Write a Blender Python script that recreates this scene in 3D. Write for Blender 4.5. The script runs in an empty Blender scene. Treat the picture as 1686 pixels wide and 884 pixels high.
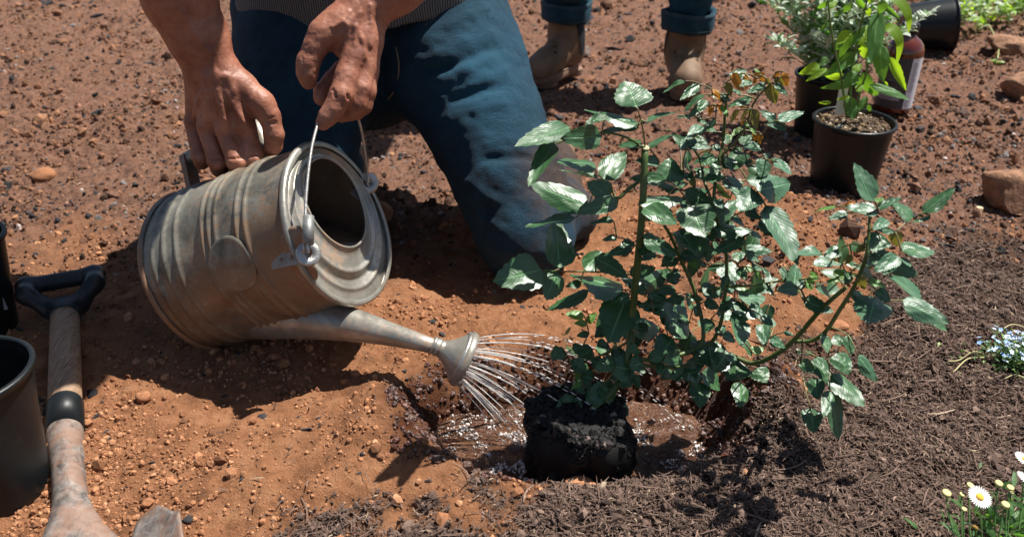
import bpy, math, random
import numpy as np
from mathutils import Vector, Matrix
from math import radians as RAD, sin, cos, pi

SC = bpy.context.scene
COL = SC.collection
random.seed(7)
RNG = np.random.default_rng(11)

# ------------------------------------------------------------------ camera
FPX, CX, CY = 1500.0, 843.0, 442.0          # focal length in photo pixels
CAM_H, PITCH = 0.76, RAD(28)
cam_data = bpy.data.cameras.new('camera')
cam = bpy.data.objects.new('camera', cam_data)
COL.objects.link(cam)
cam.location = (0, 0, CAM_H)
cam.rotation_euler = (pi/2 - PITCH, 0, 0)
cam_data.sensor_width = 36.0
cam_data.lens = 36.0*FPX/1686.0
cam_data.clip_start = 0.02
cam_data.clip_end = 500
cam_data.dof.use_dof = True
cam_data.dof.focus_distance = 1.22
cam_data.dof.aperture_fstop = 7.0
SC.camera = cam

# ------------------------------------------------------------------ light
SUN_DISP = (-0.43, -0.20)                    # shadow shift per metre of height
sun_dir = Vector((-SUN_DISP[0], -SUN_DISP[1], 1.0)).normalized()   # towards the sun
SUN_EL = math.asin(sun_dir.z)
SUN_AZ = math.atan2(sun_dir.x, sun_dir.y)    # clockwise from +Y
world = bpy.data.worlds.new("World"); SC.world = world
world.use_nodes = True
wn = world.node_tree.nodes; wl = world.node_tree.links
wn.clear()
sky = wn.new('ShaderNodeTexSky'); sky.sky_type = 'NISHITA'; sky.sun_disc = False
sky.sun_elevation = SUN_EL; sky.sun_rotation = SUN_AZ
sky.air_density = 1.0; sky.dust_density = 1.0; sky.ozone_density = 1.0
bg = wn.new('ShaderNodeBackground'); bg.inputs['Strength'].default_value = 0.05
wo = wn.new('ShaderNodeOutputWorld')
wl.new(sky.outputs[0], bg.inputs[0]); wl.new(bg.outputs[0], wo.inputs[0])
sl = bpy.data.lights.new('sun', 'SUN'); sl.energy = 5.0; sl.angle = RAD(0.53); sl.color = (1.0, 0.955, 0.89)
sun = bpy.data.objects.new('sun', sl); COL.objects.link(sun)
sun.rotation_euler = sun_dir.to_track_quat('Z', 'Y').to_euler()
SC.view_settings.view_transform = 'Standard'; SC.view_settings.look = 'None'
SC.view_settings.exposure = 0.80; SC.view_settings.gamma = 1.0
SC.cycles.max_bounces = 6; SC.cycles.transparent_max_bounces = 8

# ------------------------------------------------------------------ geometry of the view (used to measure places off the photograph)
CAMP = np.array([0, 0, CAM_H])
RT = np.array([1.0, 0, 0]); UP = np.array([0, sin(PITCH), cos(PITCH)]); FW = np.array([0, cos(PITCH), -sin(PITCH)])
def ray(px, py):
    return FW + (px-CX)/FPX*RT + (CY-py)/FPX*UP
def PC(px, py, d):                            # point at depth d
    return CAMP + d*ray(px, py)
def PG(px, py, z=0.0):                        # point on the level z
    r = ray(px, py); return CAMP + (z-CAM_H)/r[2]*r
def PY(px, py, Y):                            # point at world distance Y
    r = ray(px, py); return CAMP + Y/r[1]*r
def project(x, y, z=0.0):
    dy = y; dz = z-CAM_H
    d = dy*FW[1] + dz*FW[2]; u = dy*UP[1] + dz*UP[2]
    d = np.where(d < 0.05, 0.05, d)
    return CX + FPX*x/d, CY - FPX*u/d
V = lambda p: Vector([float(c) for c in p])
A = lambda *c: np.array(c, float)
def unit(v): v = np.asarray(v, float); return v/np.linalg.norm(v)

# ------------------------------------------------------------------ noise
def _hash(ix, iy, iz, seed):
    h = (ix.astype(np.int64)*374761393 + iy.astype(np.int64)*668265263 + iz.astype(np.int64)*2147483647 + seed*974634777) & 0xffffffff
    h = ((h ^ (h >> 13))*1274126177) & 0xffffffff
    h = h ^ (h >> 16)
    return (h & 0xffff)/65535.0
def vn2(x, y, seed=0):
    ix = np.floor(x); iy = np.floor(y); fx = x-ix; fy = y-iy
    ux = fx*fx*(3-2*fx); uy = fy*fy*(3-2*fy); z = np.zeros_like(ix)
    a = _hash(ix, iy, z, seed); b = _hash(ix+1, iy, z, seed); c = _hash(ix, iy+1, z, seed); d = _hash(ix+1, iy+1, z, seed)
    return (a*(1-ux)+b*ux)*(1-uy)+(c*(1-ux)+d*ux)*uy - .5
def fbm2(x, y, f, octv=3, seed=0, gain=.5):
    s = 0; a = 1.0
    for i in range(octv):
        ang = .7*i+.3; xr = x*cos(ang)-y*sin(ang); yr = x*sin(ang)+y*cos(ang)
        s = s + a*vn2(xr*f+13.7*i, yr*f+7.1*i, seed+i); a *= gain; f *= 2.03
    return s
def vn3(p, seed=0):
    ip = np.floor(p); f = p-ip; u = f*f*(3-2*f); r = 0
    for i in (0, 1):
        for j in (0, 1):
            for k in (0, 1):
                w = (u[:, 0] if i else 1-u[:, 0])*(u[:, 1] if j else 1-u[:, 1])*(u[:, 2] if k else 1-u[:, 2])
                r = r + w*_hash(ip[:, 0]+i, ip[:, 1]+j, ip[:, 2]+k, seed)
    return r-.5
def sstep(a, b, x):
    t = np.clip((x-a)/(b-a), 0, 1); return t*t*(3-2*t)

# ------------------------------------------------------------------ materials
def mat(name, base=(.5, .5, .5), rough=.6, metal=0.0, spec=.5, **kw):
    m = bpy.data.materials.new(name); m.use_nodes = True
    nt = m.node_tree; b = nt.nodes['Principled BSDF']
    b.inputs['Base Color'].default_value = (*base, 1); b.inputs['Roughness'].default_value = rough
    b.inputs['Metallic'].default_value = metal; b.inputs['Specular IOR Level'].default_value = spec
    for k, v in kw.items(): b.inputs[k].default_value = v
    return m, nt, b
def N(nt, t, **kw):
    n = nt.nodes.new(t)
    for k, v in kw.items():
        if k.startswith('i_'):
            key = k[2:].replace('_', ' ')
            n.inputs[key if key in n.inputs else int(key)].default_value = v
        else: setattr(n, k, v)
    return n
def coords(nt, kind='Object'):
    return N(nt, 'ShaderNodeTexCoord').outputs[kind]
def noise(nt, scale, detail=4, rough=.55, vec=None, dist=0.0):
    n = N(nt, 'ShaderNodeTexNoise'); n.inputs['Scale'].default_value = scale; n.inputs['Detail'].default_value = detail
    n.inputs['Roughness'].default_value = rough; n.inputs['Distortion'].default_value = dist
    nt.links.new(vec if vec is not None else coords(nt), n.inputs['Vector'])
    return n.outputs['Fac']
def ramp(nt, fac, stops):
    r = N(nt, 'ShaderNodeValToRGB'); e = r.color_ramp.elements
    while len(e) < len(stops): e.new(.5)
    for i, (p, c) in enumerate(stops):
        e[i].position = p; e[i].color = (*c, 1) if len(c) == 3 else c
    nt.links.new(fac, r.inputs[0]); return r.outputs[0]
def fr(nt, fac, a, b, lo=0.0, hi=1.0):
    m = N(nt, 'ShaderNodeMapRange'); m.inputs[1].default_value = a; m.inputs[2].default_value = b
    m.inputs[3].default_value = lo; m.inputs[4].default_value = hi
    nt.links.new(fac, m.inputs[0]); return m.outputs[0]
def mixc(nt, fac, a, b, mode='MIX'):
    m = N(nt, 'ShaderNodeMix', data_type='RGBA', blend_type=mode)
    for s, v in ((0, fac), (6, a), (7, b)):
        if isinstance(v, (int, float)): m.inputs[s].default_value = v
        elif isinstance(v, tuple): m.inputs[s].default_value = (*v, 1)
        else: nt.links.new(v, m.inputs[s])
    return m.outputs[2]
def mth(nt, op, a, b=0.0):
    m = N(nt, 'ShaderNodeMath', operation=op)
    for s, v in ((0, a), (1, b)):
        if isinstance(v, (int, float)): m.inputs[s].default_value = v
        else: nt.links.new(v, m.inputs[s])
    return m.outputs[0]
def bump(nt, b, height, strength=.5, dist=.002):
    n = N(nt, 'ShaderNodeBump'); n.inputs['Strength'].default_value = strength; n.inputs['Distance'].default_value = dist
    nt.links.new(height, n.inputs['Height'])
    nt.links.new(n.outputs[0], b.inputs['Normal'])
def attr(nt, name):
    return N(nt, 'ShaderNodeAttribute', attribute_name=name).outputs['Fac']
def sets(nt, b, key, sock): nt.links.new(sock, b.inputs[key])

M = {}
# soil ---------------------------------------------------------------
m, nt, b = mat('soil', rough=.95, spec=.2); M['soil'] = m
c1 = ramp(nt, noise(nt, 26, 8, .7), [(.3, (.18, .080, .038)), (.5, (.36, .160, .075)), (.7, (.47, .235, .12))])
c2 = ramp(nt, noise(nt, 34, 8, .72), [(.3, (.045, .024, .015)), (.5, (.165, .077, .041)), (.72, (.27, .135, .074))])
grit = attr(nt, 'grit')
col = mixc(nt, grit, c1, c2)
spk = N(nt, 'ShaderNodeTexVoronoi'); spk.inputs['Scale'].default_value = 150
nt.links.new(coords(nt), spk.inputs['Vector'])
sp = ramp(nt, spk.outputs['Color'], [(.0, (.05, .045, .045)), (.45, (.25, .13, .09)), (.8, (.32, .17, .11)), (1, (.38, .30, .26))])
col = mixc(nt, mth(nt, 'MULTIPLY', grit, .55), col, sp)
cm = ramp(nt, noise(nt, 60, 8, .75), [(.3, (.035, .02, .015)), (.55, (.09, .052, .036)), (.75, (.16, .10, .072))])
col = mixc(nt, attr(nt, 'mulch'), col, cm)
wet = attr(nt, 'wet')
col = mixc(nt, wet, col, mixc(nt, 1.0, col, (.27, .20, .18), 'MULTIPLY'))  # wet soil, plus shade painted into the hollow right of the roots
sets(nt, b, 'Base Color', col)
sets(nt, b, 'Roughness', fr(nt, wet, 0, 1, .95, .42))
h = mth(nt, 'ADD', mth(nt, 'MULTIPLY', noise(nt, 70, 10, .75), 1.4), mth(nt, 'MULTIPLY', noise(nt, 420, 6, .7), .35))
bump(nt, b, h, .9, .012)

def tinted(name, stops, rough=.9, spec=.3, nscale=120, bs=.5, bd=.002, mul=.35):
    m, nt, b = mat(name, rough=rough, spec=spec); M[name] = m
    c = ramp(nt, attr(nt, 'tint'), stops)
    g = fr(nt, noise(nt, nscale, 5, .7), .3, .7, 1-mul, 1+mul)
    cc = N(nt, 'ShaderNodeCombineColor'); [nt.links.new(g, cc.inputs[i]) for i in range(3)]
    sets(nt, b, 'Base Color', mixc(nt, 1.0, c, cc.outputs[0], 'MULTIPLY'))
    bump(nt, b, noise(nt, nscale*3, 5, .7), bs, bd)
    return m
tinted('crumb', [(0, (.17, .076, .037)), (.5, (.36, .160, .075)), (1, (.49, .25, .13))], nscale=200)
tinted('brown_crumb', [(0, (.040, .023, .016)), (.5, (.165, .076, .041)), (1, (.29, .145, .078))], nscale=160)
tinted('wet_crumb', [(0, (.035, .016, .012)), (1, (.12, .05, .032))], rough=.35, spec=.6, nscale=200)
tinted('grit', [(0, (.018, .018, .020)), (.30, (.04, .038, .040)), (.36, (.09, .05, .035)), (.70, (.20, .10, .062)), (.74, (.13, .12, .115)), (.95, (.26, .23, .215)), (.96, (.33, .11, .05)), (1, (.50, .46, .44))], rough=.75, nscale=160)
tinted('charcoal', [(0, (.010, .010, .012)), (1, (.055, .053, .055))], rough=.75, spec=.3, nscale=300, bs=.9)
tinted('shred', [(0, (.045, .029, .023)), (.45, (.13, .083, .062)), (.8, (.21, .138, .105)), (.95, (.30, .205, .155)), (1, (.42, .32, .22))], rough=.85, nscale=260)
tinted('potting', [(0, (.018, .012, .008)), (.5, (.09, .055, .03)), (.8, (.28, .19, .10)), (1, (.55, .48, .38))], rough=.85)
tinted('rootball', [(0, (.006, .006, .006)), (.88, (.012, .010, .009)), (.965, (.045, .032, .027)), (1, (.22, .17, .15))], rough=.6, nscale=150)
tinted('rock', [(0, (.30, .15, .085)), (1, (.40, .23, .14))], rough=.9, nscale=30, mul=.6, bs=1.0, bd=.012)
tinted('grey_rock', [(0, (.14, .10, .085)), (1, (.30, .25, .22))], rough=.9, nscale=30, mul=.4, bs=.8, bd=.004)

# galvanised metal ------------------------------------------------------
def metal_mat(name, lt, dk, rust, met=.55, r0=.38, r1=.62, rust_amt=.55, scale=1.0):
    m, nt, b = mat(name, metal=met, spec=.5); M[name] = m
    n1 = noise(nt, 14*scale, 8, .68, dist=.6); n2 = noise(nt, 5*scale, 6, .6)
    n3 = noise(nt, 120*scale, 5, .7)
    col = ramp(nt, n1, [(.32, dk), (.5, tuple(.5*(a+b_) for a, b_ in zip(lt, dk))), (.68, lt)])
    rs = ramp(nt, mth(nt, 'ADD', mth(nt, 'MULTIPLY', n2, .7), mth(nt, 'MULTIPLY', n3, .35)), [(rust_amt, (0, 0, 0)), (rust_amt+.09, (1, 1, 1))])
    col = mixc(nt, mth(nt, 'MULTIPLY', rs, .75), col, rust)
    sets(nt, b, 'Base Color', col)
    sets(nt, b, 'Metallic', fr(nt, rs, 0, 1, met, .1))
    sets(nt, b, 'Roughness', fr(nt, n3, .3, .7, r0, r1))
    bump(nt, b, mth(nt, 'ADD', n3, mth(nt, 'MULTIPLY', n1, 2.0)), .35, .0012)
metal_mat('galvanised', (.40, .375, .305), (.068, .062, .049), (.21, .11, .050), rust_amt=.485, met=.5)
metal_mat('galvanised_light', (.46, .44, .385), (.22, .205, .17), (.36, .21, .12), rust_amt=.56, r0=.3, r1=.5)
metal_mat('galvanised_patch', (.33, .335, .325), (.16, .165, .155), (.30, .21, .14), rust_amt=.60)
metal_mat('galvanised_seam', (.34, .32, .28), (.12, .10, .08), (.26, .12, .05), rust_amt=.44)
metal_mat('can_inside', (.20, .19, .165), (.08, .07, .06), (.17, .10, .055), rust_amt=.45)
metal_mat('wire_metal', (.60, .58, .54), (.36, .34, .31), (.30, .2, .12), met=.8, rust_amt=.62, r0=.3, r1=.45, scale=3)
metal_mat('spade_steel', (.38, .335, .30), (.040, .038, .038), (.25, .14, .092), met=.4, rust_amt=.50, scale=5.0, r0=.42, r1=.75)
m, nt, b = mat('turbid_water_in_can', (.22, .15, .09), .12); M['can_water'] = m
# wood
m, nt, b = mat('handle_wood', rough=.7); M['wood'] = m
mp = N(nt, 'ShaderNodeMapping'); mp.inputs['Scale'].default_value = (70, 6, 50); nt.links.new(coords(nt), mp.inputs[0])
g = noise(nt, 3, 6, .7, vec=mp.outputs[0], dist=1.2)
sets(nt, b, 'Base Color', ramp(nt, g, [(.32, (.13, .075, .042)), (.5, (.30, .19, .115)), (.7, (.42, .29, .19))]))
bump(nt, b, g, .5, .0012)
# plastics
def plastic(name, base, rough, dirt=(.16, .08, .045), amt=.62, sc=9):
    m, nt, b = mat(name, rough=rough, spec=.32); M[name] = m
    n1 = noise(nt, sc, 8, .72); n2 = noise(nt, sc*12, 5, .7)
    f = ramp(nt, mth(nt, 'ADD', mth(nt, 'MULTIPLY', n1, .75), mth(nt, 'MULTIPLY', n2, .25)), [(amt-.12, (0, 0, 0)), (amt+.14, (1, 1, 1))])
    sets(nt, b, 'Base Color', mixc(nt, mth(nt, 'MULTIPLY', f, .8), base, dirt))
    sets(nt, b, 'Roughness', fr(nt, f, 0, 1, rough, .85))
    bump(nt, b, n2, .15, .001)
plastic('black_plastic', (.008, .010, .011), .42, amt=.69)
plastic('black_plastic_clean', (.008, .010, .011), .34, amt=.80)
plastic('grip_plastic', (.022, .027, .030), .38, amt=.66, sc=22)
plastic('grey_plastic', (.28, .29, .28), .45, amt=.7)
m, nt, b = mat('amber_glass', (.10, .018, .006), .06, spec=.6); M['amber'] = m
b.inputs['Coat Weight'].default_value = .6
m, nt, b = mat('label_dark', (.045, .042, .048), .5); M['label_dark'] = m
m, nt, b = mat('label_white', (.72, .72, .76), .5); M['label_white'] = m
m, nt, b = mat('label_lilac', (.30, .26, .33), .5); M['label_lilac'] = m
m, nt, b = mat('print_grey', (.16, .15, .17), .5); M['print_grey'] = m
m, nt, b = mat('print_dark', (.06, .06, .07), .5); M['print_dark'] = m

# skin
def skin(name, c0, c1, c2):
    m, nt, b = mat(name, rough=.43, spec=.5); M[name] = m
    n1 = noise(nt, 28, 6, .65); n2 = noise(nt, 260, 4, .7)
    v = N(nt, 'ShaderNodeTexVoronoi', feature='DISTANCE_TO_EDGE'); v.inputs['Scale'].default_value = 420
    nt.links.new(coords(nt), v.inputs['Vector'])
    sets(nt, b, 'Base Color', mixc(nt, fr(nt, n2, .3, .7, 0, .35), ramp(nt, n1, [(.3, c0), (.5, c1), (.7, c2)]), c0))
    b.inputs['Subsurface Weight'].default_value = .12; b.inputs['Subsurface Radius'].default_value = (.9, .3, .15)
    b.inputs['Subsurface Scale'].default_value = .006
    sets(nt, b, 'Roughness', fr(nt, n2, .3, .7, .40, .56))
    bump(nt, b, mth(nt, 'ADD', mth(nt, 'MULTIPLY', v.outputs['Distance'], 1.2), mth(nt, 'MULTIPLY', n2, .8)), .35, .0012)
skin('skin', (.18, .060, .034), (.34, .135, .080), (.45, .20, .128))
m, nt, b = mat('nail', (.50, .30, .22), .35); M['nail'] = m
m, nt, b = mat('hair', (.07, .05, .04), .6); M['hair'] = m
# denim
def denim(name, a, c, dusty=False):
    m, nt, b = mat(name, rough=.85, spec=.25); M[name] = m
    w = noise(nt, 420, 4, .85); n1 = noise(nt, 14, 8, .72)
    col = ramp(nt, mth(nt, 'ADD', mth(nt, 'MULTIPLY', n1, .6), mth(nt, 'MULTIPLY', w, .4)), [(.40, a), (.60, c)])
    if dusty:
        d = attr(nt, 'dust'); dn = noise(nt, 18, 8, .7)
        dm = fr(nt, mth(nt, 'ADD', d, mth(nt, 'MULTIPLY', mth(nt, 'SUBTRACT', dn, .5), 1.9)), .30, .85)
        dcol = ramp(nt, noise(nt, 60, 5, .7), [(.3, (.060, .036, .026)), (.7, (.15, .085, .055))])
        col = mixc(nt, mth(nt, 'MULTIPLY', dm, mth(nt, 'ADD', .12, mth(nt, 'MULTIPLY', d, .78))), col, dcol)
        fd = attr(nt, 'lit_fade'); col = mixc(nt, fd, col, (.030, .15, .245))  # worn blue of the thigh, with its sunlit tone mixed into the colour
    sets(nt, b, 'Base Color', col)
    b.inputs['Sheen Weight'].default_value = .03
    wv = N(nt, 'ShaderNodeTexWave'); wv.inputs['Scale'].default_value = 420; wv.inputs['Distortion'].default_value = 2.5
    nt.links.new(coords(nt), wv.inputs['Vector'])
    bump(nt, b, mth(nt, 'ADD', mth(nt, 'MULTIPLY', wv.outputs['Fac'], .3), mth(nt, 'ADD', mth(nt, 'MULTIPLY', w, 2.4), mth(nt, 'MULTIPLY', n1, 5.0))), .9, .0030)
denim('denim', (.005, .028, .052), (.017, .076, .128), True)
denim('denim_light', (.007, .044, .074), (.020, .105, .165))
denim('denim_seam', (.030, .075, .11), (.075, .14, .18))
m, nt, b = mat('seam_thread', (.22, .17, .11), .8); M['thread'] = m
m, nt, b = mat('shirt_knit', rough=.9); M['shirt'] = m
sx = N(nt, 'ShaderNodeSeparateXYZ'); nt.links.new(coords(nt), sx.inputs[0])
stripe = mth(nt, 'SINE', mth(nt, 'MULTIPLY', mth(nt, 'ADD', sx.outputs[0], mth(nt, 'MULTIPLY', noise(nt, 6, 2), .02)), 1500.0))
sets(nt, b, 'Base Color', mixc(nt, fr(nt, stripe, -.6, .6), (.035, .04, .045), (.165, .175, .18)))
bump(nt, b, mth(nt, 'ADD', mth(nt, 'MULTIPLY', stripe, .4), noise(nt, 300, 3)), .6, .0015)
m, nt, b = mat('boot_suede', rough=.7); M['suede'] = m
sets(nt, b, 'Base Color', ramp(nt, noise(nt, 20, 7, .7), [(.3, (.11, .064, .034)), (.5, (.18, .108, .060)), (.7, (.25, .155, .092))]))
bump(nt, b, noise(nt, 200, 4, .7), .3, .001)
m, nt, b = mat('boot_sole', rough=.75); M['sole'] = m
sets(nt, b, 'Base Color', ramp(nt, noise(nt, 40, 6, .7), [(.3, (.14, .075, .05)), (.7, (.26, .16, .11))]))
m, nt, b = mat('elastic', (.012, .014, .018), .8); M['elastic'] = m

m, nt, b = mat('straw', (.50, .40, .24), .8); M['straw'] = m
bump(nt, b, noise(nt, 260, 3), .6, .001)
# leaves ---------------------------------------------------------------
def leaf_mat(name, a, c, rough=.28, veinc=None, trans=(.12, .30, .03), tw=.18, freq=13., spec=.5, spots=True):
    m, nt, b = mat(name, rough=rough, spec=spec); M[name] = m
    uv = N(nt, 'ShaderNodeSeparateXYZ'); nt.links.new(N(nt, 'ShaderNodeUVMap').outputs[0], uv.inputs[0])
    u = mth(nt, 'ABSOLUTE', mth(nt, 'SUBTRACT', uv.outputs[0], .5))          # 0 at the midrib, .5 at the edge
    oi = N(nt, 'ShaderNodeObjectInfo').outputs['Random']
    sv = mth(nt, 'SINE', mth(nt, 'MULTIPLY', mth(nt, 'SUBTRACT', uv.outputs[1], mth(nt, 'MULTIPLY', u, .55)), freq*6.283))
    vein = fr(nt, sv, .80, 1.0)
    mid = fr(nt, u, .018, .034, 1.0, 0.0)
    n1 = noise(nt, 3.5, 5, .6); 
    col = mixc(nt, fr(nt, n1, .3, .7), a, c)
    col = mixc(nt, fr(nt, oi, 0, 1, 0, .45), col, tuple(x*1.6 for x in a))
    vc = veinc or tuple(min(1, x*2.2+.02) for x in c)
    col = mixc(nt, mth(nt, 'MULTIPLY', vein, .22), col, vc)
    col = mixc(nt, mth(nt, 'MULTIPLY', mid, .8), col, vc)
    if spots:
        d = noise(nt, 16, 3, .7); col = mixc(nt, fr(nt, d, .68, .80, 0, .25), col, (.30, .30, .24))
    sets(nt, b, 'Base Color', col)
    sets(nt, b, 'Roughness', fr(nt, n1, .3, .7, rough-.06, rough+.12))
    hh = mth(nt, 'ADD', mth(nt, 'MULTIPLY', sv, .05), mth(nt, 'MULTIPLY', mid, -.8))
    hh = mth(nt, 'ADD', hh, mth(nt, 'MULTIPLY', noise(nt, 3.0, 1, .4), 4.0))
    b.inputs['Specular IOR Level'].default_value = .62 if spots else .4
    if spots: b.inputs['Coat Weight'].default_value = .18; b.inputs['Coat Roughness'].default_value = .25
    bump(nt, b, hh, .6, .0016)
    tr = N(nt, 'ShaderNodeBsdfTranslucent'); tr.inputs[0].default_value = (*trans, 1)
    mx = N(nt, 'ShaderNodeMixShader'); mx.inputs[0].default_value = tw
    out = [n for n in nt.nodes if n.type == 'OUTPUT_MATERIAL'][0]
    nt.links.new(b.outputs[0], mx.inputs[1]); nt.links.new(tr.outputs[0], mx.inputs[2]); nt.links.new(mx.outputs[0], out.inputs[0])
leaf_mat('rose_leaf', (.024, .072, .026), (.052, .132, .044), rough=.39, trans=(.05, .16, .03), tw=.10)
leaf_mat('rose_leaf_grey', (.032, .088, .042), (.062, .145, .068), rough=.41, trans=(.05, .13, .04), tw=.08)
leaf_mat('rose_leaf_bright', (.07, .17, .035), (.14, .28, .05), rough=.3, trans=(.25, .5, .04), tw=.3)
leaf_mat('rose_leaf_orange', (.38, .13, .014), (.55, .25, .03), rough=.32, trans=(.7, .3, .03), tw=.3, veinc=(.5, .3, .08), spots=False)
leaf_mat('rose_leaf_olive', (.09, .10, .02), (.17, .14, .03), rough=.26, trans=(.4, .35, .04), tw=.25, veinc=(.35, .2, .06))
leaf_mat('lance_leaf', (.045, .12, .035), (.085, .19, .055), rough=.42, trans=(.30, .62, .03), tw=.34, freq=18, spots=False)
leaf_mat('lance_leaf_glow', (.10, .22, .02), (.17, .33, .03), rough=.45, trans=(.55, .85, .03), tw=.55, freq=18, spots=False)
leaf_mat('silver_leaf', (.34, .41, .33), (.60, .65, .56), rough=.6, trans=(.5, .65, .4), tw=.35, freq=6, spots=False)
leaf_mat('herb_leaf', (.22, .32, .11), (.42, .50, .22), rough=.45, trans=(.5, .7, .15), tw=.35, freq=5, spots=False)
leaf_mat('small_leaf', (.035, .090, .025), (.070, .150, .040), rough=.45, trans=(.2, .5, .04), tw=.3, freq=5, spots=False)
m, nt, b = mat('rose_stem', rough=.42); M['stem'] = m
sets(nt, b, 'Base Color', ramp(nt, noise(nt, 22, 5, .6), [(.3, (.040, .075, .018)), (.5, (.075, .120, .028)), (.72, (.15, .15, .055))]))
m, nt, b = mat('red_stalk', rough=.45); M['red_stalk'] = m
sets(nt, b, 'Base Color', ramp(nt, noise(nt, 18, 4, .6), [(.35, (.13, .05, .04)), (.65, (.20, .21, .07))]))
m, nt, b = mat('cut_wood', (.42, .38, .22), .7); M['cut'] = m
m, nt, b = mat('pale_stem', (.38, .42, .16), .5); M['pale_stem'] = m
m, nt, b = mat('dry_stem', (.42, .36, .18), .7); M['dry_stem'] = m
m, nt, b = mat('green_stem', (.10, .20, .05), .5); M['green_stem'] = m
m, nt, b = mat('petal_white', (.80, .80, .78), .6); M['petal_white'] = m
m, nt, b = mat('petal_blue', (.30, .48, .80), .6); M['petal_blue'] = m
m, nt, b = mat('petal_pale', (.58, .70, .86), .6); M['petal_pale'] = m
m, nt, b = mat('daisy_eye', (.70, .42, .04), .8); M['daisy_eye'] = m
bump(nt, b, noise(nt, 900, 2), .8, .001)
m, nt, b = mat('bud', (.55, .48, .20), .7); M['bud'] = m
m, nt, b = mat('lilac_petal', (.35, .22, .40), .6); M['lilac'] = m

# water
m, nt, b = mat('muddy_water', rough=.13, spec=.6); M['mud_water'] = m
wv = noise(nt, 55, 6, .62, dist=1.5); w2 = noise(nt, 230, 4, .6)
sets(nt, b, 'Base Color', ramp(nt, noise(nt, 14, 6, .6, dist=1.0), [(.3, (.050, .020, .010)), (.55, (.105, .046, .023)), (.75, (.17, .080, .043))]))
bump(nt, b, mth(nt, 'ADD', wv, mth(nt, 'MULTIPLY', w2, .35)), .8, .010)
m, nt, b = mat('clear_water', (.97, .95, .92), .08, spec=.8); M['water'] = m
b.inputs['Transmission Weight'].default_value = .62; b.inputs['IOR'].default_value = 1.33
m, nt, b = mat('foam', (.85, .80, .76), .08, spec=1.0); M['foam'] = m
b.inputs['Transmission Weight'].default_value = .15

# ------------------------------------------------------------------ mesh and object helpers
def mesh_np(name, verts, faces, smooth=True, attrs=None):
    me = bpy.data.meshes.new(name)
    verts = np.asarray(verts, np.float32)
    if isinstance(faces, np.ndarray):
        k = faces.shape[1]; nf = len(faces)
        me.vertices.add(len(verts)); me.vertices.foreach_set('co', verts.ravel())
        me.loops.add(nf*k); me.loops.foreach_set('vertex_index', faces.astype(np.int32).ravel())
        me.polygons.add(nf); me.polygons.foreach_set('loop_start', np.arange(0, nf*k, k, dtype=np.int32))
        me.polygons.foreach_set('loop_total', np.full(nf, k, np.int32))
    else:
        me.from_pydata([tuple(map(float, v)) for v in verts], [], faces)
    if attrs:
        for k_, a in attrs.items():
            at = me.attributes.new(k_, 'FLOAT', 'POINT'); at.data.foreach_set('value', np.asarray(a, np.float32))
    me.update(calc_edges=True)
    me.polygons.foreach_set('use_smooth', np.full(len(me.polygons), smooth))
    return me
def tagit(o, label=None, cat=None, group=None, kind=None):
    if label: o['label'] = label
    if cat: o['category'] = cat
    if group: o['group'] = group
    if kind: o['kind'] = kind
    return o
def thing(name, label, cat, loc, group=None):
    o = bpy.data.objects.new(name, None); COL.objects.link(o); o.location = V(loc)
    o.empty_display_size = .05
    return tagit(o, label, cat, group)
def part(name, vf, material, parent=None, smooth=True, kind=None, label=None, attrs=None, base=None):
    """vf = (verts, faces) in world space; base = world position of the parent's origin"""
    v = np.asarray(vf[0], float)
    off = np.zeros(3) if parent is None else origin(parent)
    own = v.mean(0) if base is None else np.asarray(base, float)
    me = mesh_np(name, v-own, vf[1], smooth, attrs)
    if material: me.materials.append(M[material] if isinstance(material, str) else material)
    o = bpy.data.objects.new(name, me); COL.objects.link(o)
    o.parent = parent; o.location = V(own-off)
    return tagit(o, label, None, None, kind)
def origin(o):
    p = np.zeros(3)
    while o is not None: p = p+np.array(o.location); o = o.parent
    return p

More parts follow.
